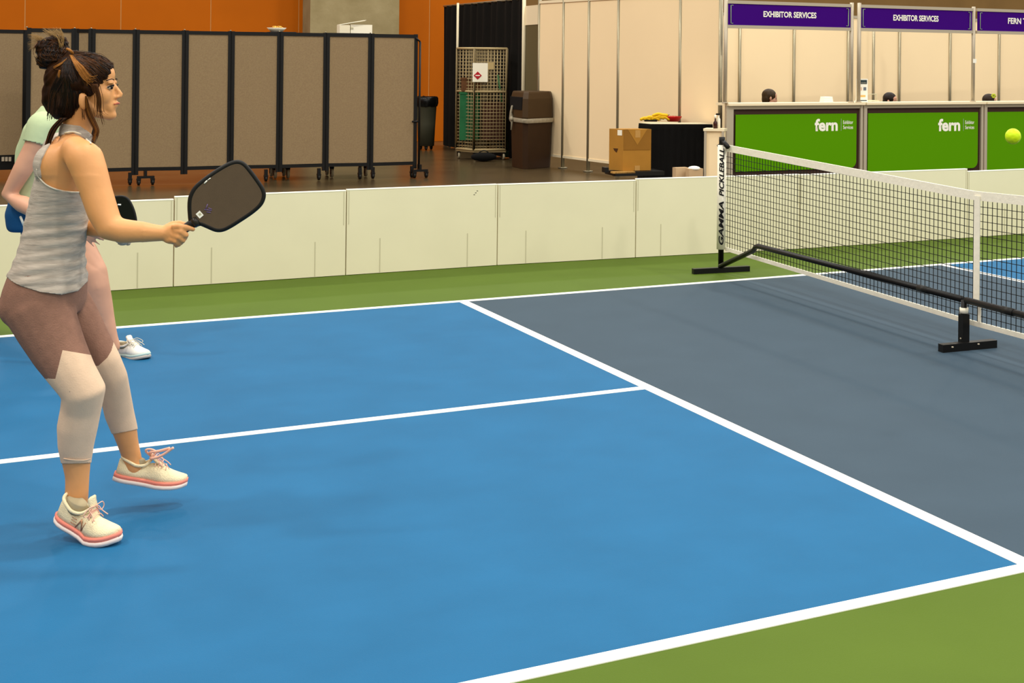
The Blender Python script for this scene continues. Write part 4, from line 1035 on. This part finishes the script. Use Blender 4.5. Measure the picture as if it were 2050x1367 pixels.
garment(wme, segs(hemT)+segs(armT)+segs(strip, True)+segs([(112, 270), (104, 285), (94, 300), (84, 320), (81, 335), (83, 352)]), keep_tank, .0055, 'tank_top', [m_tank], woman, wrinkle=wr, label='heather grey racerback tank top')
seamN1, seamN2 = ((125, 701), (190, 713)), ((125, 701), (112, 757))
seamF = [(199, 730), (214, 716), (222, 702), (226, 680)]
def keep_leg(c, n, mg):
    x, y, z = proj(c)
    if y < 535 or y > 960: return None
    if polyd(c, NAx)[0] < 1.1 or polyd(c, FAx)[0] < 1.1: return None
    dn, tn_ = polyd(c, NLx); df, tf_ = polyd(c, FLx)
    if dn < df:
        if y > 927-(x-125)*.02+mg: return None
        if tn_ < 1.6: return 0
        y1 = 701+(x-125)*12/65
        if x < 125: 
            xl = 125-(y-701)*13/56
            return 1 if (y > 701 and (x > xl or y > 757)) else 0
        return 1 if y > y1 else 0
    if y > 868-(x-225)*.18+mg: return None
    if tf_ < 1.4: return 0
    return 1 if y > yat([(150, 745), (199, 730), (214, 716), (222, 702), (228, 676), (229, 600)], x) else 0
garment(wme, [((120, 927), (185, 926)), ((225, 868), (275, 859)), seamN1, seamN2]+segs(seamF), keep_leg, .0028, 'leggings', [m_mauve, m_beige], woman, label='cropped leggings, mauve thighs and pale beige knees and calves')
# trims: armhole edging, hems
for nm, pts_, r, m in (('armhole_edging', [(74, 338), (75, 350), (90, 368), (112, 379), (138, 384), (158, 385)], .0028, m_trim), ('strap_edging', [(103, 283), (114, 273), (130, 266), (146, 264), (160, 268), (172, 278), (182, 287)], .0030, mat('edge_white', '#eee6cd', .8)), ('hem_stitch', [(127, 918), (140, 920), (155, 921), (170, 921), (181, 918)], .0016, m_beige)):
    pp_ = onsurf(wbvh, pts_, .0085)
    if len(pp_) > 2: B().tube(crom(pp_, 4), r, 6).build(nm, m, woman)
# shoes
sm_ = (m_shoe, m_pink, m_sole, m_lace)
to_ = P(239, 1090, 4.675); to_.z = .004; fdir = (Vector((CR.x, CR.y, 0))*.955-Vector((CF.x, CF.y, 0))*.30).normalized(); hl_ = to_-fdir*.255
sn, qn = shoe(woman, hl_, to_, (Vector((0, 0, 1))+(-CF)*.10), (to_-hl_).length, sm_, 1.0, 1.2, .8, 23, True, True, m_lace, spring=.012)
sn['label'] = 'cream running shoe with coral sole, heel lifted, toe on the court'
Fn = (to_-hl_).normalized(); Sn = Fn.cross(Vector((0, 0, 1))).normalized(); Un = Sn.cross(Fn)
sgn = -1 if (qn(.5, -1, 0)-qn(.5, 1, 0)).dot(CF) < 0 else 1
mlog = mat('rose_gold_mark', '#b98a6a', .35, metal=.5)
mb = B()
for x0, x1 in ((.37, .42), (.47, .52)): mb.tube([qn(x0, sgn*.034, .030), qn(x1, sgn*.0295, .058)], .0022, 5)
mb.tube([qn(.42, sgn*.0305, .058), qn(.47, sgn*.034, .030)], .0022, 5)
for z_ in (.036, .044, .052): mb.tube([qn(.36, sgn*.033, z_), qn(.28, sgn*.033, z_)], .0013, 5)
mb.build('side_mark', mlog, sn)
hl2, to2 = P(226, 968, D+.23), P(371, 978, D+.30)
sf, qf = shoe(woman, hl2, to2, Vector((0, 0, 1)), (to2-hl2).length, sm_, 1.0, 1.1, .8, 6, True, False, m_lace, spring=.012)
sf['label'] = 'cream running shoe with coral sole, lifted just off the court'
mb = B(); mb.tube(crom([qf(.47, 0, .094), P(300, 906, D+.25), P(318, 903, D+.25), P(340, 897, D+.25)], 5), .005, 6); mb.tube(crom([qf(.47, 0, .09), P(303, 918, D+.24), P(318, 914, D+.24), P(330, 908, D+.24), P(347, 896, D+.24)], 5), .005, 6); mb.tube(crom([qf(.46, 0, .09), P(292, 903, D+.25), P(300, 899, D+.25), P(312, 905, D+.25), P(300, 918, D+.25)], 5), .004, 6)
mb.build('shoelace', m_lace, sf, label='loose pink laces flying up')
# hair
hb = B()
def he(x, y, rx, ry, rl, dz=0.0, tilt=0):
    d = D+dz; k = d/FPX; t = R_(tilt); A = CR*math.cos(t)+CU*math.sin(t); C_ = CU*math.cos(t)-CR*math.sin(t)
    hb.ell(P(x, y, d), A*rx*k, CF*rl, C_*ry*k, 20, 14)
he(134, 190, 46, 52, .086, .01); he(128, 160, 33, 45, .08, .01); he(162, 148, 52, 44, .092, .0); he(186, 141, 40, 31, .088, .0, -20); he(190, 160, 27, 34, .092, .0, -14); he(176, 168, 30, 26, .096, -.0); he(194, 176, 14, 20, .094, .0, -8); he(195, 150, 17, 26, .09, .0, -20); he(140, 215, 32, 30, .075, .0); he(160, 185, 28, 40, .09, .01)
he(150, 118, 22, 18, .05, .01)
hme = fuse(hb, .004, 3, 'hair_mass')
for v in hme.vertices:
    x, y, z = proj(v.co); ang = math.atan2(y-108, x-140); v.co += (v.co-P(150, 165, D)).normalized()*(.0012*math.sin(ang*46+3*noise.noise(v.co*12))+.003*noise.noise(v.co*22))
hme.materials.append(m_hair); hair = link('hair', hme, woman); hair['label'] = 'dark brown hair swept up from the face'
hbvh = bvh_of(hme)
bb = B(); 
def be_(x, y, rx, ry, rl, dz=0.0):
    d = D+dz; k = d/FPX; bb.ell(P(x, y, d), CR*rx*k, CF*rl, CU*ry*k, 16, 12)
be_(104, 112, 27, 26, .05, .0); be_(96, 100, 22, 22, .045); be_(113, 92, 22, 24, .045, .01); be_(118, 118, 20, 18, .04); be_(92, 124, 16, 14, .035); be_(128, 104, 12, 12, .03)
bme = fuse(bb, .004, 2, 'bun_mass')
for v in bme.vertices: v.co += (v.co-P(106, 104, D)).normalized()*(.006*noise.noise(v.co*26)+.002*math.sin(v.co.z*400+6*noise.noise(v.co*15)))
bme.materials.append(m_hair); bun = link('hair_bun', bme, woman); bun['label'] = 'messy bun on the back of the head'
bbvh = bvh_of(bme)
def strand(mb, pts, r, lift=.004, bv=None, fb=D-.08):
    p = []
    for q in pts:
        hit = onsurf(bv or hbvh, [q], lift); p.append(hit[0] if hit else P(q[0], q[1], p[-1].__sub__(CAM).dot(CF) if p else fb))
    c = crom(p, 4); n = len(c); mb.tube(c, [max(.0006, r*math.sin(math.pi*min(.97, max(.05, i/(n-1))))**.6) for i in range(n)], 5)
s1, s2, s3, s4 = B(), B(), B(), B()
rnd = random.Random(3)
ends = [(226, 128), (222, 138), (216, 150), (212, 162), (208, 172), (203, 182), (198, 190), (190, 190), (183, 188), (176, 190)]
for i in range(330):
    k = rnd.random()*(len(ends)-1); a, b = ends[int(k)], ends[min(9, int(k)+1)]; f = k-int(k); e = (a[0]+(b[0]-a[0])*f+rnd.uniform(-3, 3), a[1]+(b[1]-a[1])*f+rnd.uniform(-3, 3))
    s0 = (138+rnd.uniform(-4, 8), 108+rnd.uniform(-4, 8)); m1 = (s0[0]+(e[0]-s0[0])*.33+rnd.uniform(-3, 5), s0[1]+(e[1]-s0[1])*.33-8+rnd.uniform(-5, 5)); m2 = (s0[0]+(e[0]-s0[0])*.68+rnd.uniform(-2, 5), s0[1]+(e[1]-s0[1])*.68-8+rnd.uniform(-5, 5))
    strand(s2 if rnd.random() < .42 else (s3 if rnd.random() < .4 else s4), [s0, m1, m2, e], rnd.uniform(.0006, .0014))
for i in range(360):     # back of the head down to the nape
    e = (rnd.uniform(92, 170), rnd.uniform(205, 242)); s0 = (134+rnd.uniform(-10, 8), 118+rnd.uniform(-4, 6)); w_ = (e[0]-130)*.25
    strand(s3 if rnd.random() < .25 else s4, [s0, (s0[0]+w_*1.2, 150), ((s0[0]+e[0])/2+w_*1.2, 185), e], rnd.uniform(.0006, .0014))
for k in range(0, 22): k = k*.4; strand(s1, [(139+k*.7, 110), (146+k*1.3, 124), (155+k*1.4, 142-k), (168+k*1.6, 160-k), (184+k*1.7-rnd.uniform(0, 14), 178-k*2-rnd.uniform(0, 14))], rnd.uniform(.0007, .0012), .010)
for k in range(4): strand(s1, [(134, 117), (122, 126+k), (106, 134+k*1.3)], .0017, .006)
for k in range(4): strand(s1, [(118+k, 140), (116+k, 155), (119+k, 172)], .002, .007)
for i in range(230):     # bun wraps
    a0 = rnd.uniform(0, 6.28); rr_ = rnd.uniform(12, 34); ox, oy = rnd.uniform(-14, 14), rnd.uniform(-14, 14); pts_ = [(105+ox+rr_*math.cos(a0+j*.4)*.8, 106+oy+rr_*math.sin(a0+j*.4)*.7) for j in range(4)]
    strand(rnd.choice((s2, s3, s4, s4)), pts_, rnd.uniform(.0007, .0015), bv=bbvh)
m_hd = mat('dark_strand', '#140a05', .45)
s1.build('blond_streaks', m_hairl, hair); s2.build('mid_brown_strands', m_hairm, hair); s3.build('brown_strands', mat('strand_brown', '#38200f', .45), hair); s4.build('dark_strands', m_hd, hair)
# loose ends: feathery tuft behind the bun, tendrils by the ear and down the nape
tf = B()
for i in range(150):
    y0 = rnd.uniform(66, 104); s0 = (96+rnd.uniform(-6, 8), 98+rnd.uniform(-10, 4)); e = (rnd.uniform(54, 76), y0); d = D+rnd.uniform(-.02, .03)
    p = crom([P(s0[0], s0[1], d), P((s0[0]+e[0])/2, (s0[1]+e[1])/2-6, d), P(e[0], e[1], d)], 4); n = len(p); tf.tube(p, [.0009*(1-.8*j/(n-1)) for j in range(n)], 4)
for i in range(90):
    s0 = (122+rnd.uniform(-5, 5), 96+rnd.uniform(-5, 5)); e = (rnd.uniform(84, 122), rnd.uniform(54, 66)); d = D+rnd.uniform(-.03, .03)
    p = crom([P(s0[0], s0[1], d), P((s0[0]+e[0])/2+4, (s0[1]+e[1])/2-4, d), P(e[0], e[1], d)], 4); n = len(p); tf.tube(p, [.0010*(1-.7*j/(n-1)) for j in range(n)], 4)
tf.build('loose_ends', m_hairb, bun, label='blond loose ends flying off the bun')
td = B(); td2 = B(); td3 = B()
for i in range(60):
    o_ = rnd.uniform(-6, 6); d = D-.07+rnd.uniform(-.02, .02)
    p = crom([P(172+o_*.3, 192, d-.01), P(176+o_, 222, d), P(186+o_*1.2, 245, d), P(193+o_, 262, d), P(187+o_*1.3, 280+rnd.uniform(-8, 8), d)], 4); n = len(p)
    (td if i % 3 else td3).tube(p, [.0009*(1-.6*j/(n-1)) for j in range(n)], 4)
for i in range(30):
    o_ = rnd.gauss(0, 4.5); d = D-.086+rnd.uniform(-.004, .006); p = crom([P(190+o_, 168, d+.004), P(198+o_*.9, 196, d), P(198+o_*1.1, 222, d+.008), P(204+o_*1.4, 250+rnd.uniform(-30, 3), d+.02)], 4); n = len(p); td.tube(p, [.0008*(1-.6*j/(n-1)) for j in range(n)], 4)
for i in range(70):
    o_ = rnd.uniform(-7, 7); d = D-.06+rnd.uniform(-.02, .02); p = crom([P(128+o_, 236, d), P(108+o_, 258, d), P(97+o_*.8, 285, d), P(90+o_*.8, 312, d), P(78+o_*.6, 334, d)], 4)
    (td2 if i % 3 else td).tube(p, .0012, 4)
td.build('ear_tendril', m_hairm, hair); td3.build('ear_tendril', m_hairl, hair); td2.build('nape_strands', m_hd, hair)
B().tube(crom([P(134, 98, D-.035), P(143, 103, D-.045), P(146, 112, D-.03)], 4), .005, 6).build('hair_tie', m_hairl, hair)
# her paddle
pd = D-.13
pad = thing('pickleball_paddle', P(360, 467, pd), 'large dark grey paddle held out by the woman', 'paddle')
outl = [(384, 447), (381, 425), (381, 403), (385, 388), (396, 372), (424, 350), (455, 331), (474, 325), (487, 329), (499, 342), (516, 365), (525, 380), (527, 393), (521, 408), (505, 423), (480, 440), (459, 453), (445, 459), (432, 459), (415, 452), (402, 447), (393, 449)]
def pdp(x, y, o=0.0): return P(x, y, pd+(x-440)*.00045+o)
o3 = crom([pdp(*q) for q in outl], 5, True); nP = (pdp(500, 350)-pdp(384, 440)).cross(pdp(480, 440)-pdp(420, 350)).normalized(); nP = nP if nP.dot(CF) < 0 else -nP
cenp = sum(o3, Vector())/len(o3)
B().prism([p-nP*.0065 for p in o3], nP*.013).build('paddle_face', mat('paddle_grey', '#5a4a38', .6, .04, 30, .06, 400), pad)
B().tube(o3+[o3[0]], .0085, 8, caps=False).build('edge_guard', m_blkp, pad)
B().tube([pdp(397, 440), pdp(383, 449, -.0), pdp(364, 462), pdp(350, 471, .004)], [.016, .015, .0145, .014], 10).build('grip', m_blkp, pad)
B().tube([pdp(396, 441), pdp(386, 447)], .0175, 10).build('grip_collar', mat('grip_shine', '#2a241c', .25), pad)
q_ = [pdp(x, y)+nP*.0072 for x, y in ((392, 428), (400, 421), (408, 430), (400, 437))]; B().prism(q_, nP*.0006).build('white_label', m_white, pad)
q_ = [pdp(x, y)+nP*.0079 for x, y in ((397, 428), (401, 425), (404, 429), (400, 432))]; B().prism(q_, nP*.0003).build('label_mark', m_seam, pad)
mv = mat('violet_print', '#6f5a86', .5); mb = B(); 
for a, b in (((412, 418), (416, 408)), ((409, 419), (424, 421)), ((417, 416), (424, 418)), ((414, 424), (422, 425))): mb.tube([pdp(*a)+nP*.0072, pdp(*b)+nP*.0072], .0016, 5)
mb.build('violet_emblem', mv, pad)
mb = B(); mb.tube([pdp(409, 367)+nP*.0075, pdp(415, 361)+nP*.0075], .0022, 5); mb.tube([pdp(416, 360)+nP*.0075, pdp(422, 356)+nP*.0075], .0016, 5); mb.build('pale_print', m_white, pad)

# ---- the second player
E2 = 7.6
n2 = [(95, 430, E2-.02, 40), (130, 465, E2-.06, 37), (160, 505, E2-.10, 33), (188, 548, E2-.12, 27), (194, 572, E2-.12, 24), (198, 600, E2-.10, 25), (208, 640, E2-.08, 21), (222, 675, E2-.07, 13.5), (228, 694, E2-.06, 13)]
f2 = [(80, 435, E2+.12, 36), (85, 490, E2+.20, 32), (70, 550, E2+.26, 25), (40, 590, E2+.36, 20), (5, 612, E2+.5, 15), (-18, 622, E2+.56, 12)]
a2 = [(85, 250, E2-.16, 25), (72, 290, E2-.18, 21), (45, 340, E2-.2, 19), (18, 390, E2-.2, 16), (45, 408, E2-.22, 18), (90, 432, E2-.24, 15), (150, 448, E2-.26, 11)]
b2 = [(112, 250, E2+.16, 22), (140, 320, E2+.16, 18), (165, 390, E2+.1, 16), (200, 420, E2-.05, 12)]
mb2 = B()
torso(mb2, [(75, 455, E2, 46, .165, 8), (72, 425, E2, 48, .16, 8), (76, 385, E2, 42, .14, 8), (82, 340, E2, 42, .14, 10), (86, 295, E2, 42, .155, 12), (95, 255, E2, 38, .16, 12), (104, 228, E2, 26, .10, 12), (110, 212, E2, 17, .06, 12)])
T3(n2, mb2); T3(f2, mb2); T3(a2, mb2); T3(b2, mb2)
mb2.tube([P(108, 222, E2), P(118, 190, E2)], [.055, .052], 14)
H2 = P(136, 172, E2); head_solids(mb2, H2, CR*.97+CF*.1-CU*.2, CF, (CU+CR*.2).normalized(), 1.0)
hand(mb2, P(152, 449, E2-.26), (CR*.75-CU*.55), -CF*.9+CU*.3, CU*.6+CR*.3, 1.0, .28, .3)
hand(mb2, P(200, 420, E2-.05), (CR*.8-CU*.2), CF*.3+CU, -CF, .9, .9)
me2 = fuse(mb2, .006, 3, 'person_body2'); me2.materials.append(m_skin2)
relax(me2, lambda c: proj(c)[1] > 480 or proj(c)[0] < 100, 14)
g2 = P(228, 700, E2-.06)
p2 = thing('person', (g2.x, g2.y, 0), 'second player in pale green shirt and blue shorts bending forward behind the woman', 'person')
link('body', me2, p2); head_extras(p2, H2, CR*.97+CF*.1-CU*.2, CF, (CU+CR*.2).normalized())
A2x, B2x, N2x, F2x = axis3(a2), axis3(b2), axis3(n2), axis3(f2)
def keep_shirt(c, n, mg):
    x, y, z = proj(c)
    if y > 405+mg or y < 216-mg: return None
    da, ta = polyd(c, A2x)
    if ta > .9 and da < 1.25:
        if y > 282+(x-60)*.08+mg: return None
    db, tb = polyd(c, B2x)
    if tb > .6 and db < 1.25: return None
    return 0
garment(me2, [((40, 281), (100, 285)), ((40, 405), (130, 405)), ((60, 216), (140, 222))], keep_shirt, .012, 't_shirt', [m_shirt2], p2, wrinkle=lambda c: .006*noise.noise(c*9), label='pale green t-shirt')
def keep_short(c, n, mg):
    x, y, z = proj(c)
    if y < 396-mg: return None
    if polyd(c, A2x)[0] < 1.1 or polyd(c, B2x)[0] < 1.15: return None
    if x > 150+(500-y)*.3+mg: return None
    if y > 487+(x-30)*.12+mg: return None
    return 0
garment(me2, [((30, 396), (130, 396)), ((20, 487), (150, 502)), ((150, 500), (165, 450))], keep_short, .012, 'shorts', [m_shorts], p2, wrinkle=lambda c: .006*noise.noise(c*8), label='blue shorts with white side panel')
b2v = bvh_of(me2)
pp_ = onsurf(b2v, [(41, 434), (47, 450), (50, 466), (40, 480)], .017)
if len(pp_) > 2: B().tube(crom(pp_, 4), .006, 6).build('white_piping', m_white, p2)
s2r, _q = shoe(p2, P(237, 716, E2+.06), P(303, 721, E2-.09), Vector((0, 0, 1)), .25, (mat('white_shoe', '#e8e6dc', .7, .04, 30), mat('shoe_teal', '#b9cfc9', .6), mat('dark_sole', '#b5ada5', .6), mat('lace_gold', '#c8ae88', .6)), 1.0, 1.05, .7, 0, True, False, mat('lace_pale', '#d8cdb4', .6), spring=.012)
s2r['label'] = 'white court shoe flat on the blue court'
shoe(p2, P(-45, 640, E2+.62), P(10, 634, E2+.42), Vector((0, 0, 1)), .25, (mat('white_shoe', '#e8e6dc', .7, .04, 30), mat('shoe_teal', '#b9cfc9', .6), mat('dark_sole2', '#2a2d2e', .6), m_white), spring=.01)
hb2 = B(); hb2.ell(H2+CU*.035-CR*.02, CR*.105, CF*.085, CU*.09); hb2.ell(H2-CR*.05-CU*.01, CR*.07, CF*.08, CU*.09); h2m = fuse(hb2, .008, 2, 'h2'); h2m.materials.append(m_hair); link('hair', h2m, p2)
# second paddle
pq = E2-.3; pd2 = thing('pickleball_paddle', P(190, 452, pq), 'black paddle of the second player, mostly hidden behind the outstretched arm', 'paddle')
cx2 = P(228, 436, pq); ax = (CR*.95+CU*.25).normalized(); ay = (CU*.95-CR*.25).normalized()
oo = crom([cx2+ax*a*.105+ay*b*.10 for a, b in ((-1, -.35), (-.55, -.85), (.2, -1), (.8, -.85), (1, -.4), (1, .3), (.8, .85), (.2, 1), (-.55, .85), (-1, .35))], 4, True)
B().prism([p+CF*.006 for p in oo], -CF*.012).build('paddle_face', mat('paddle_black', '#10140e', .35), pd2); B().tube(oo+[oo[0]], .007, 8, caps=False).build('edge_guard', m_blkp, pd2)
B().tube([cx2-ax*.1, cx2-ax*.22], .015, 10).build('grip', m_blkp, pd2)
B().tube([cx2+ax*.04+ay*.06-CF*.008, cx2+ax*.055+ay*.055-CF*.008], .004, 6).build('pale_print', m_white, pd2)

# ---- three staff seated behind the counters
def staff(px, py, hair_m, facing, label, hcol, extra=False):
    base = WP(px, 200, EA+EN*.9, EB+EN*.9); base.z = 0; d = (base-CAM).dot(CF); r_ = 15/FPX*d
    top = ZAT(base, py); hc = Vector((base.x, base.y, top-.125))
    t = thing('person', base, label, 'person', 'staff behind the counters')
    F = (CR*math.cos(facing)-CF*math.sin(facing)); F.z = -.15; F.normalize(); S = Vector((0, 0, 1)).cross(F).normalized(); U = F.cross(S)
    mb = B(); head_solids(mb, hc, F, S, U, .92); Z = Vector((0, 0, 1))
    mb.tube([hc-Z*.05, hc-Z*.19], [.052, .055], 12)
    sh = hc-Z*.24
    mb.loft([[sh+F*(.09*math.cos(a_)*e)+S*(.19*math.sin(a_)*e2)+Z*z for a_ in [2*math.pi*j/20 for j in range(20)]] for z, e, e2 in ((.06, .6, .3), (.02, .9, .85), (-.08, 1.1, 1.0), (-.3, 1.1, .85), (-.5, 1.15, .9), (-.6, 1.2, .95))])
    for sg in (-1, 1):
        w = sh+S*sg*.2; el = w-Z*.28+F*.05; wr_ = el+F*.22-S*sg*.08+Z*.02
        mb.tube([w, el, wr_], [.05, .04, .028], 12); hand(mb, wr_, F, Z, -S*sg, .9, .5)
        hp = sh-Z*.56+S*sg*.09; kn_ = hp+F*.4; ft = kn_-Z*(max(.1, kn_.z-.08)); mb.tube([hp, kn_, ft], [.085, .06, .045], 12); mb.tube([ft, ft+F*.16], [.045, .035], 10)
    me = fuse(mb, .009, 2, 'staff_body'); me.materials.append(m_skin2); me.materials.append(hcol)
    for p in me.polygons:
        if p.center.z < sh.z+.03 and (p.center-sh-F*.1).dot(F) < .12: p.material_index = 1
    link('body', me, t); head_extras(t, hc, F, S, U, .92)
    h = B(); h.ell(hc+U*.035-F*.022, F*.098, S*.083, U*.085); h.ell(hc-F*.05-U*.01, F*.062, S*.078, U*.09); hm_ = fuse(h, .008, 2, 'staff_hair'); hm_.materials.append(hair_m); ho = link('hair', hm_, t)
    # stool
    st = thing('stool', base, 'black stool behind the '+label.split('behind the ')[1]+', hidden under the seated person', 'stool'); sb = sh.z-.72
    B().tube([Vector((base.x, base.y, sb-.05)), Vector((base.x, base.y, sb))], .17, 20).build('seat', m_blkp, st)
    for k in range(4):
        a_ = k*math.pi/2+.4; B().tube([Vector((base.x+.1*math.cos(a_), base.y+.1*math.sin(a_), sb-.05)), Vector((base.x+.2*math.cos(a_), base.y+.2*math.sin(a_), 0))], .014, 8).build('leg', m_alu, st)
    return t, hc
staff(1542, 177, mat('staff_hair_streaked', '#3a2a16', .5, .3, 40), -.1, 'seated person with streaked brown hair behind the leftmost green counter', mat('staff_top', '#23262b', .9))
staff(1783, 184, mat('staff_hair_dark', '#1f130b', .5), .5, 'seated person with short dark hair behind the middle green counter', mat('staff_top2', '#2e2622', .9))
t, hc = staff(1982, 187, mat('staff_hair_dark2', '#2a1c10', .5), .2, 'seated person with a yellow-green hair clip behind the rightmost green counter', mat('staff_top3', '#3a3a36', .9))
q = hc+CR*.04+Vector((0, 0, .09))-CF*.06; mb = B()
for k in range(6): mb.ell(q+CR*(.022*math.cos(k))+Vector((0, 0, .022*math.sin(k))), CR*.016, CF*.01, Vector((0, 0, .016)), 8, 6)
mb.build('hair_clip', mat('clip_green', '#b7c332', .5), t)
